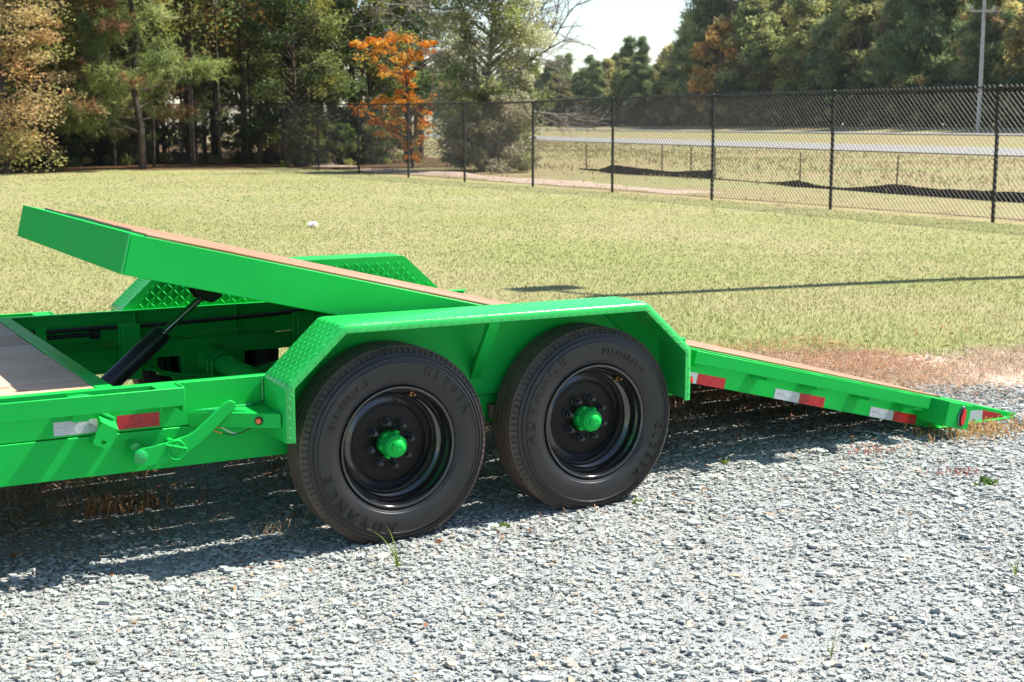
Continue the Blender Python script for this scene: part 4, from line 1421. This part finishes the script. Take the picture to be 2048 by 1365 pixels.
def broadleaf(seed, H, base, rad, nclump, leaves, size, pal, pw, bark, flat=0.45, lean=0.0, crad=.9, trunk_r=.13, shape=1.0, sd=(1, 1, .7)):
    rs = np.random.default_rng(seed)
    segs, clumps = [], []
    npt = 7
    tp = [Vector((lean * (i / npt) ** 1.5 + rs.normal() * .06 * i / npt, rs.normal() * .08 * i / npt, H * .92 * i / npt)) for i in range(npt + 1)]
    for i in range(npt):
        segs.append((tp[i], tp[i + 1], trunk_r * (1 - .85 * i / npt), trunk_r * (1 - .85 * (i + 1) / npt)))
    for k in range(nclump):
        hfrac = rs.uniform(0, 1) ** .9
        z = base + (H - base) * hfrac
        env = rad * (math.sin(math.pi * min(.16 + .84 * hfrac, 1)) ** .6 if shape == 1.0 else (1 - hfrac) ** .8 + .08)
        a = rs.uniform(0, 2 * math.pi); rr = env * math.sqrt(rs.uniform(.12, 1))
        c = Vector((lean * (z / H) ** 1.5 + rr * math.cos(a), rr * math.sin(a), z))
        clumps.append((tuple(c), crad * rs.uniform(.55, 1.2)))
        zi = max(.3, min(z - rr * .45, H * .9))
        ti = int(min(zi / (H * .92) * npt, npt - 1))
        s = tp[ti].lerp(tp[ti + 1], zi / (H * .92) * npt - ti)
        mid = s.lerp(c, .55) + Vector((0, 0, .12 * rr))
        r0 = .035 * (1 - .6 * hfrac) + .01 * rr
        segs += [(s, mid, r0, r0 * .6), (mid, c, r0 * .6, .006)]
    tr = tube_np(segs).mesh('trunk', bark, True, 60)
    return Proto(tr, crown_mesh('crown', clumps, leaves, size, pal, pw, rs, flat=flat, sd=sd))


def pine(seed, H, base, rad, nwhorl, leaves, size, pal, pw, trunk_r=.16, crad=.55):
    rs = np.random.default_rng(seed)
    segs, clumps = [], []
    npt = 8
    tp = [Vector((rs.normal() * .05 * i, rs.normal() * .05 * i, H * i / npt)) for i in range(npt + 1)]
    for i in range(npt): segs.append((tp[i], tp[i + 1], trunk_r * (1 - .8 * i / npt), trunk_r * (1 - .8 * (i + 1) / npt)))
    for w_ in range(nwhorl):
        f = (w_ + rs.uniform(-.3, .3)) / nwhorl
        f = min(max(f, 0), .99)
        z = base + (H - base) * f
        for b in range(rs.integers(2, 5)):
            a = rs.uniform(0, 2 * math.pi); L = rad * (1 - f) ** .7 * rs.uniform(.55, 1.1) + .25
            s = Vector((0, 0, z)) + Vector((tp[min(int(z / H * npt), npt)].x, tp[min(int(z / H * npt), npt)].y, 0))
            dirv = Vector((math.cos(a), math.sin(a), rs.uniform(-.15, .35)))
            e = s + dirv * L
            segs.append((s, e, .028, .007))
            for q in range(max(2, int(L * 1.8))):
                t = rs.uniform(.45, 1.05)
                c = s + dirv * L * t + Vector((rs.normal() * .18 * L * .5, rs.normal() * .18 * L * .5, .08 + rs.normal() * .08))
                clumps.append((tuple(c), crad * rs.uniform(.6, 1.2)))
    tr = tube_np(segs).mesh('trunk', M_BARK, True, 60)
    return Proto(tr, crown_mesh('crown', clumps, leaves, size, pal, pw, rs, needle=True, sd=(1, 1, .55)))


def shrub(seed, H, rad, nclump, leaves, size, pal, pw, bark):
    rs = np.random.default_rng(seed)
    segs, clumps = [], []
    for k in range(nclump):
        a = rs.uniform(0, 2 * math.pi); z = H * rs.uniform(.08, 1) ; rr = rad * math.sqrt(rs.uniform(0, 1)) * (1 - .5 * (z / H) ** 2)
        c = Vector((rr * math.cos(a), rr * math.sin(a), z))
        clumps.append((tuple(c), rs.uniform(.25, .5) * rad * .6))
        segs.append((Vector((rr * .2 * math.cos(a), rr * .2 * math.sin(a), 0)), c, .018, .006))
    return Proto(tube_np(segs, 4).mesh('stem', bark, True, 60), crown_mesh('foliage', clumps, leaves, size, pal, pw, rs))


def plant(name, pr, x, y, label, cat, group=None, s=1.0, rz=None, parts=('trunk', 'crown'), sz=None):
    t = empty(name, (x, y, hz(x, y) - .05), label, cat, group, random.uniform(0, 6.28) if rz is None else rz)
    t.scale = (s, s, s * (sz or random.uniform(.92, 1.1)))
    link(parts[0], pr.trunk, t)
    link(parts[1], pr.crown, t)
    return t


G1, G2, G3 = [.068, .105, .038], [.135, .18, .055], [.25, .28, .085]
YG, TAN, OR, BR = [.25, .24, .05], [.38, .28, .13], [.70, .24, .02], [.30, .17, .08]
OLV = [.34, .36, .14]
wood_pines = [pine(11 + k, 13 + 1.5 * k, 1.6 + .7 * k, 2.6, 18, 220, .20, [G1, G2, [.20, .23, .08], BR], [.3, .33, .27, .10], .15) for k in range(3)]
wood_broad = [broadleaf(21, 11, 1.2, 2.5, 75, 210, .17, [G1, G2, YG, G3], [.26, .30, .20, .24], M_BARK),
              broadleaf(22, 12, 2.5, 2.8, 80, 200, .17, [G2, G3, YG, TAN], [.30, .32, .28, .10], M_BARK),
              broadleaf(23, 10, .8, 2.2, 75, 200, .16, [G1, G2], [.6, .4], M_BARK)]
wood_shrubs = [shrub(31, 2.2, 1.3, 34, 130, .13, [G1, G2, G3], [.45, .35, .2], M_BARK), shrub(32, 1.6, 1.1, 28, 120, .13, [G2, YG, BR], [.5, .3, .2], M_BARK), shrub(33, 2.8, 1.5, 36, 130, .14, [G1, G1, OLV], [.5, .3, .2], M_BARK)]
bare_mesh = None

# hero trees at the edge of the wood
tan_tree = broadleaf(41, 7.4, .35, 1.9, 110, 230, .11, [[.42, .32, .15], [.38, .23, .10], [.30, .29, .10], [.46, .36, .19]], [.35, .2, .2, .25], M_BARK, sd=(1.1, 1.1, .42))
plant('broadleaf_tree', tan_tree, 5.9, 43.3, 'tan and orange leaved tree with foliage down to the grass, leftmost in the wood', 'tree', s=1.0, rz=.4, sz=1.0)
yg_tree = broadleaf(42, 8.5, 2.6, 1.0, 40, 110, .24, [YG, [.26, .26, .05]], [.5, .5], M_BARK)
plant('broadleaf_tree', yg_tree, 7.6, 45.2, 'yellow green large leaved tree just behind the tan tree', 'tree', rz=1.0, sz=1.0)
hero_pine = pine(43, 12, 1.2, 2.9, 22, 330, .21, [[.26, .32, .10], [.38, .42, .17], [.13, .18, .06], BR], [.36, .28, .26, .10], .14, .60)
plant('pine_tree', hero_pine, 10.6, 44.6, 'sunlit young pine with pale needle tufts in front of the dark wood', 'tree', rz=.2, sz=1.0)
def maple_proto():
    rs_ = np.random.default_rng(44)
    lay = [(-2.0, 4.4, .3), (-1.4, 4.55, .42), (-.8, 4.65, .42), (-1.2, 4.0, .55), (-.45, 4.2, .55), (.25, 4.2, .42), (.6, 4.4, .26), (-.6, 3.6, .5), (-.1, 3.4, .38), (-.25, 3.0, .38), (0, 2.55, .42), (-.45, 2.35, .42), (.25, 2.1, .34),
           (-.95, 2.4, .36), (-1.5, 2.3, .3), (-2.0, 2.1, .24), (.6, 2.5, .22), (-.45, 1.65, .5), (.1, 1.3, .42), (-.95, 1.4, .36), (.4, 1.6, .26), (-.25, .8, .3), (0, .4, .22), (-1.2, 1.75, .26)]
    segs = [(Vector((0, 0, 0)), Vector((-.08, 0, 1.6)), .055, .045), (Vector((-.08, 0, 1.6)), Vector((-.2, .05, 3.2)), .045, .03), (Vector((-.2, .05, 3.2)), Vector((-.5, 0, 4.7)), .03, .01)]
    cl = []
    for u, z, r in lay:
        for k in range(5):
            c = Vector((u + rs_.normal() * r * .55, rs_.normal() * .45, z + rs_.normal() * r * .45))
            cl.append((tuple(c), r * rs_.uniform(.4, .75)))
            z0 = max(.2, z - .45 - .2 * abs(u))
            segs.append((Vector((-.06 * z0, 0, z0)), c, .014, .004))
    return Proto(tube_np(segs, 4).mesh('trunk', M_BARK, True, 60), crown_mesh('crown', cl, 46, .115, [[.74, .30, .03], [.82, .38, .04], [.66, .22, .02], [.74, .44, .09]], [.35, .3, .15, .2], rs_, sd=(1, 1, .6)))


maple = maple_proto()
maple_o = plant('maple_tree', maple, 19.9, 42.6, 'bright orange autumn maple behind the chain link fence', 'tree', rz=-YAW, sz=1.0)
vine_tree = broadleaf(45, 8.6, .4, 2.0, 170, 260, .12, [[.33, .33, .19], [.42, .41, .27], [.24, .26, .11], [.33, .34, .11]], [.35, .25, .22, .18], M_GREYBARK, crad=.62, trunk_r=.14, lean=.7)
plant('vine_covered_tree', vine_tree, 20.6, 38.4, 'grey green vine covered tree standing at the open end of the wood beside the field', 'tree', rz=-.5, sz=1.0)
low_vine = shrub(46, 2.9, 1.7, 60, 200, .12, [[.31, .31, .18], [.24, .27, .12], [.40, .37, .24]], [.4, .35, .25], M_GREYBARK)
plant('shrub', low_vine, 20.0, 36.9, 'low tangled grey green shrub at the foot of the vine covered tree', 'shrub', rz=.3, parts=('stem', 'foliage'), sz=1.0)


def bare(seed, H):
    rs = np.random.default_rng(seed)
    segs = []
    def grow(p, d, L, r, dep):
        q = p
        dd = d.copy()
        for k in range(3):
            dd = (dd + Vector(rs.normal(size=3) * .18)).normalized()
            q2 = q + dd * L / 3
            segs.append((q, q2, r * (1 - .12 * k), r * (1 - .12 * (k + 1))))
            q = q2
            if dep > 0 and k > 0:
                for b in range(2):
                    nd = (dd + Vector(rs.normal(size=3) * .65)).normalized()
                    grow(q, nd, L * rs.uniform(.5, .75), r * .55, dep - 1)
        if dep > 0: grow(q, dd, L * .7, r * .65, dep - 1)
    grow(Vector((0, 0, 0)), Vector((.15, 0, 1)), H * .42, .10, 4)
    return tube_np(segs, 4).mesh('branches', M_GREYBARK, True, 60)


for k, (x, y, h_) in enumerate(((21.6, 40.5, 9.5), (22.8, 41.6, 8.0))):
    t = empty('bare_tree', (x, y, hz(x, y) - .05), ('taller bare grey tree spreading twigs into the sky behind the vine covered tree', 'shorter bare grey tree with thin twigs near the road end of the wood')[k], 'tree', rz=k * 2.0)
    link('branches', bare(60 + k, h_), t)

# the shaded wood behind
wood_rows = {}
rs = np.random.default_rng(5)
spots = []
tries = 0
while len(spots) < 60 and tries < 6000:
    tries += 1
    x = rs.uniform(-3, 30); y = 44.8 + 28 * rs.random() ** 1.3
    if x > 16 and y < 44 + .9 * (x - 16): continue
    if 8.5 < x < 16.5 and y < 48.6: continue
    q = (x - 21) - (y - 44) * .55
    if q > 3.0: continue                                     # keep the open field to the right of the wood clear
    if all((x - a) ** 2 + (y - b) ** 2 > 2.3 ** 2 for a, b in spots): spots.append((x, y))
for i, (x, y) in enumerate(spots):
    row = 'front' if y < 50 else ('middle' if y < 57 else 'back')
    if i % 5 < 2:
        t = plant('pine_tree', wood_pines[i % 3], x, y, 'tall dark pine with a thin straight trunk inside the shaded wood', 'tree', 'pines of the wood', rs.uniform(.9, 1.2))
    elif i % 5 < 4:
        t = plant('broadleaf_tree', wood_broad[i % 3], x, y, 'dark leafy tree inside the shaded wood behind the lawn', 'tree', 'leafy trees of the wood', rs.uniform(.9, 1.25))
    else:
        t = plant('broadleaf_tree', wood_broad[(i + 1) % 3], x, y, 'dark leafy tree inside the shaded wood behind the lawn', 'tree', 'leafy trees of the wood', rs.uniform(.7, .95))
    wood_rows.setdefault((row, 'dark pine' if i % 5 < 2 else 'dark leafy tree'), []).append(t)
sapl = broadleaf(47, 9.5, 4.2, 1.0, 22, 70, .15, [G2, YG, G3, [.34, .20, .06]], [.35, .3, .2, .15], M_BARK, trunk_r=.075)
thin = []
for i in range(26):
    x = rs.uniform(8.5, 19.5); y = rs.uniform(47.5, 56) + max(0, (x - 16) * .5)
    thin.append(plant('sapling', sapl, x, y, 'slender sapling with a thin dark trunk at the edge of the shaded wood', 'tree', 'saplings of the wood', rs.uniform(.8, 1.15)))
bushes = []
for i in range(42):
    x = rs.uniform(1, 24); y = rs.uniform(44.6, 52) + max(0, (x - 16) * .6) + (4.2 if 8 < x < 16.5 else 0)
    bushes.append(plant('shrub', wood_shrubs[i % 3], x, y, 'dark undergrowth shrub at the shaded foot of the wood', 'shrub', 'undergrowth of the wood', rs.uniform(.6, 1.05), parts=('stem', 'foliage')))


UNITS = ['first', 'second', 'third', 'fourth', 'fifth', 'sixth', 'seventh', 'eighth', 'ninth']
ORD = UNITS + ['tenth', 'eleventh', 'twelfth', 'thirteenth', 'fourteenth', 'fifteenth', 'sixteenth', 'seventeenth', 'eighteenth', 'nineteenth']
for tens in ('twent', 'thirt', 'fort', 'fift', 'sixt', 'sevent', 'eight', 'ninet'):
    ORD += [tens + 'ieth'] + ['%sy-%s' % (tens, u) for u in UNITS]


def bearing(o):
    return math.atan2(o.location.x - CAM.x, o.location.y - CAM.y)


def order_labels(items, mark, text):
    """each repeat is told apart by its place counted from a landmark"""
    b0 = bearing(mark)
    left = sorted([o for o in items if bearing(o) <= b0], key=lambda o: -bearing(o))
    right = sorted([o for o in items if bearing(o) > b0], key=bearing)
    for side_, lst in (('left', left), ('right', right)):
        for i, o in enumerate(lst): o['label'] = text % (ORD[i], side_)


for (row, nm), lst in wood_rows.items():
    order_labels(lst, maple_o, '%%s %s of the shaded wood, %s row, %%s of the orange maple' % (nm, row))
order_labels(thin, maple_o, '%s slender thin trunked sapling of the shaded wood, %s of the orange maple')
order_labels(bushes, maple_o, '%s dark undergrowth shrub of the shaded wood, %s of the orange maple')

# far trees beyond the road
DP = [[.135, .19, .085], [.20, .26, .11], [.32, .36, .16], [.36, .22, .11]]
far_pine = [pine(71 + k, 19 + 1.5 * k, 3.0, 4.2, 26, 120, .85, DP, [.34, .34, .28, .04], .20, 1.0) for k in range(3)]
far_olive = [broadleaf(81 + k, 15 + 1.5 * k, 1.2, 4.0, 120, 120, .50, pal, [.5, .3, .2], M_GREYBARK, crad=1.35, trunk_r=.22) for k, pal in enumerate(
    ([OLV, [.19, .18, .06], G2], [[.46, .42, .15], [.54, .46, .18], OLV], [[.155, .20, .085], [.21, .25, .11], OLV]))]
far_orange = broadleaf(91, 11, 1.5, 3.0, 70, 120, .50, [[.62, .34, .12], [.68, .40, .16], [.50, .38, .16]], [.4, .3, .3], M_GREYBARK, crad=1.1, trunk_r=.18)
far_bush = shrub(92, 4.5, 3.2, 40, 130, .5, [[.06, .09, .04], [.10, .14, .055], OLV], [.45, .35, .2], M_BARK)
LBL = {'p': ('tall blue green pine in the tree line across the road', 'pines across the road'), 'o': ('olive green leafy tree in the tree line across the road', 'olive trees across the road'),
       'y': ('yellow brown autumn tree in the tree line across the road', 'autumn trees across the road'), 'd': ('dark green leafy tree in the tree line across the road', 'dark trees across the road')}
far_rows = {}


def road_pt(q, t): return (ROAD_A[0] + q * ROAD_N[0] + t * ROAD_D[0], ROAD_A[1] + q * ROAD_N[1] + t * ROAD_D[1])
for row, q0 in enumerate((50, 58, 68, 80)):
    t = -20.0 - row * 3
    while t < 300:
        q = q0 + rs.uniform(-2.5, 2.5)
        x, y = road_pt(q, t)
        kind = rs.choice(['p', 'o', 'y', 'd'], p=[.36, .30, .14, .2])
        pr = {'p': far_pine[rs.integers(3)], 'o': far_olive[0], 'y': far_olive[1], 'd': far_olive[2]}[kind]
        s = rs.uniform(.8, 1.12) * (0.66 if t > 150 else (1.12 if t > 95 else 1.0))
        o = plant('pine_tree' if kind == 'p' else 'broadleaf_tree', pr, x, y, LBL[kind][0], 'tree', LBL[kind][1], s)
        far_rows.setdefault((row, kind), []).append(o)
        t += rs.uniform(4.4, 7.0) * (1.0 if row < 2 else 1.3)
t = -22.0
while t < 260:
    x, y = road_pt(46.5 + rs.uniform(-1, 1), t)
    far_rows.setdefault((0, 'b'), []).append(plant('shrub', far_bush, x, y, 'dark bush along the foot of the tree line across the road', 'shrub', 'bushes across the road', rs.uniform(.6, 1.1), parts=('stem', 'foliage')))
    t += rs.uniform(2.4, 4.2)
x, y = road_pt(47.0, 130)
plant('broadleaf_tree', far_orange, x, y, 'orange autumn tree glowing among the dark trees across the road', 'tree', s=1.38, sz=1.0)

# ------------------------------------------------------------------ utility pole
ux, uy = road_pt(41, 0)
def at_px(px, dist):
    a = YAW + math.atan((px - 1024) / 2844.0)
    return CAM.x + dist * math.sin(a), CAM.y + dist * math.cos(a)
ux, uy = at_px(1946, 140)
pz = hz(ux, uy)
up = empty('utility_pole', (ux, uy, pz), 'tall pale utility pole with a short crossarm beyond the road', 'pole')
MB().tube([(0, 0, -.3), (0, 0, 13.4)], [.20, .13], 12).build('pole', M_CONCPOLE, up)
a_ = -YAW
arm_ = MB().box(-1.22, 1.22, -.06, .06, 10.95, 11.12).build('crossarm', M_CONCPOLE, up, rot=(0, 0, a_))
for x in (-1.12, .95):
    MB().tube([(x, 0, 11.125), (x, 0, 11.25), (x, 0, 11.55)], [.05, .10, .07], 8).build('insulator', M_CONCPOLE, up, rot=(0, 0, a_))

NM = {'p': 'blue green pine', 'o': 'olive leafy tree', 'y': 'yellow brown autumn tree', 'd': 'dark green leafy tree', 'b': 'dark low bush'}
for (row, k), lst in far_rows.items():
    order_labels(lst, up, '%%s %s across the road, %s row, %%s of the utility pole' % (NM[k], ('front', 'second', 'third', 'back')[row]))

# lamp post just outside the frame to the right, whose shadow crosses the lawn
lp = empty('lamp_post', (11.0, 5.05, hz(11.0, 5.05)), 'tall wooden lamp post at the lawn edge casting the thin dark shadow across the grass', 'lamp post')
MB().tube([(0, 0, -.1), (0, 0, 8.8)], [.17, .11], 14).build('pole', M_STAKE, lp)
MB().tube([(0, 0, 8.5), (0, .35, 8.75), (0, .75, 8.8)], .045, 8).build('lamp_arm', M_FENCE, lp)
MB().box(-.28, .28, .68, 1.10, 8.62, 8.90).build('lamp_head', M_FENCE, lp, bevel=.03)

# ------------------------------------------------------------------ small things on the ground
def crumple(seed, r):
    rs_ = np.random.default_rng(seed)
    bm = bmesh.new()
    bmesh.ops.create_icosphere(bm, subdivisions=2, radius=r)
    for v in bm.verts: v.co *= rs_.uniform(.6, 1.15); v.co.z *= .55
    me = bpy.data.meshes.new('paper')
    bm.to_mesh(me); bm.free()
    me.materials.append(M_PAPER)
    return me


px_, py_ = 5.73, 15.8
tag(link('paper_scrap', crumple(3, .085), None, (px_, py_, hz(px_, py_) + .05)), 'crumpled white paper scrap lying alone on the lawn', 'paper')


def sprig(name, x, y, blades_, label, cat, col, seed, group=None):
    rs_ = np.random.default_rng(seed)
    V, F, S = [], [], []
    for (ax, ay, h_, w_) in blades_:
        k = len(V)
        steps = 4
        e = Vector((-ay, ax, 0)); e = e.normalized() if e.length > 1e-6 else Vector((1, 0, 0))
        e = (Vector((math.cos(YAW), -math.sin(YAW), 0)) * .8 + e * .2).normalized()
        for i in range(steps + 1):
            t = i / steps
            c = Vector((ax * t * t, ay * t * t, h_ * (t - .18 * t * t)))
            ww = w_ * (1 - t) ** .6 / 2 + .0002
            V += [tuple(c - e * ww), tuple(c + e * ww)]
        for i in range(steps): F += [k + 2 * i, k + 2 * i + 1, k + 2 * i + 3, k + 2 * i + 2]; S.append(4)
    V = np.array(V)
    tint = np.array(col)[None, :] * np.ones((len(V), 1)) * rs_.uniform(.85, 1.15, (len(V), 1))
    me = np_mesh(name, V, np.array(F), np.array(S), M_GRASS, tint)
    return tag(link(name, me, None, (x, y, hz(x, y))), label, cat, group)


GR = (.20, .27, .05)
sprig('grass_sprig', -.146, -.298, [(-.10, .02, .20, .008), (-.045, -.01, .215, .007), (.03, .0, .10, .005), (.05, .02, .05, .004), (-.02, .03, .06, .004)], 'green grass sprig growing from the gravel right in front of the front tyre', 'weed', GR, 1)
sprig('grass_sprig', .602, -1.72, [(.06, .03, .13, .004), (.045, .0, .09, .004), (-.02, .01, .06, .004)], 'thin pale grass sprig in the open gravel below the rear tyre', 'weed', (.27, .30, .10), 2)
sprig('grass_sprig', 1.614, -1.50, [(-.07, .0, .10, .006), (.03, .0, .12, .005), (.01, .02, .08, .005)], 'grass sprig in the gravel near the right border of the picture', 'weed', GR, 3)
sprig('grass_sprig', -.52, -1.95, [(-.05, .02, .085, .004), (.03, .02, .07, .003), (.0, .0, .06, .003)], 'faint grass sprig in the gravel at the lower middle of the picture', 'weed', (.30, .32, .13), 4)


def tuft(name, x, y, n, h_, spread_, label, cat, cols, seed, wv=.003):
    rs_ = np.random.default_rng(seed)
    xx = x + rs_.normal(0, spread_, n); yy_ = y + rs_.normal(0, spread_ * .6, n)
    V, F = [], []
    for i in range(n):
        a = rs_.uniform(0, 6.28); hh = h_ * rs_.uniform(.4, 1.2); ln = rs_.uniform(.3, 1.5)
        p = Vector((rs_.normal(0, spread_), rs_.normal(0, spread_ * .6), 0))
        d = Vector((math.cos(a), math.sin(a), 0))
        e = Vector((math.cos(YAW), -math.sin(YAW), 0)) * wv
        q = p + d * hh * ln * .5 + Vector((0, 0, hh * .8)); r_ = p + d * hh * ln + Vector((0, 0, hh * (1 - .3 * ln)))
        V += [p - e, p + e, q + e * .7, q - e * .7, r_]
        k = 5 * i
        F += [(k, k + 1, k + 2, k + 3), (k + 3, k + 2, k + 4)]
    loops = [i for f in F for i in f]; sizes = [len(f) for f in F]
    c = np.array(cols)[rs_.integers(len(cols), size=n)] * rs_.uniform(.75, 1.2, (n, 1))
    me = np_mesh(name, np.array([tuple(v) for v in V]), np.array(loops), np.array(sizes), M_GRASS, np.repeat(c, 5, 0))
    return tag(link(name, me, None, (x, y, hz(x, y) + .004)), label, cat, None, 'stuff' if spread_ > .05 else None)


BROWN = [(.40, .20, .10), (.32, .15, .07), (.48, .30, .17)]
tuft('dry_tuft', -.80, 1.02, 150, .075, .085, 'brown dead grass tuft in the shade under the trailer frame', 'grass tuft', BROWN, 11)
tuft('dry_tuft', 3.214, .150, 420, .045, .17, 'orange brown dry grass clump beside the trailer tail', 'grass tuft', [(.50, .28, .13), (.44, .24, .10), (.40, .30, .10)], 12)
tuft('dry_tuft', -.373, .36, 30, .075, .035, 'pale dead weed beside the bottom of the front tyre', 'weed', [(.45, .34, .24)], 13, .0016)
tuft('red_weed', 2.46, .115, 70, .018, .075, 'red creeping weed patch on the gravel near the trailer tail', 'weed', [(.50, .20, .16), (.46, .24, .17)], 14, .004)
tuft('red_weed', 2.50, -.387, 50, .018, .060, 'red creeping weed patch on the open gravel at the right', 'weed', [(.50, .20, .16), (.46, .22, .16)], 15, .004)
tuft('leafy_weed', 2.454, -.602, 16, .035, .022, 'small dark green leafy weed on the gravel at the right', 'weed', [(.08, .16, .03), (.12, .20, .04)], 16, .010)
for k, (x, y, lbl) in enumerate(((.42, -.05, 'small yellow green weed between the two near tyres'), (1.05, -.04, 'tiny bright green weed at the foot of the rear tyre'), (1.75, .30, 'small green weed at the shadow edge behind the rear tyre'))):
    tuft('leafy_weed', x, y, 14, .022, .016, lbl, 'weed', [(.20, .26, .05), (.14, .22, .04)], 20 + k, .005)

# ------------------------------------------------------------------ thin autumn haze
mh, nh, ph, Lh = new_mat('haze')
nh.nodes.remove(ph)
pv = nh.nodes.new('ShaderNodeVolumePrincipled')
pv.inputs['Color'].default_value = (0.86, 0.92, 1.0, 1)
pv.inputs['Density'].default_value = 0.00010
Lh.new(pv.outputs[0], nh.nodes['Material Output'].inputs['Volume'])
tag(MB().box(-252, 452, -122, 562, -1.6, 29).build('haze', mh, smooth=False), kind='stuff')
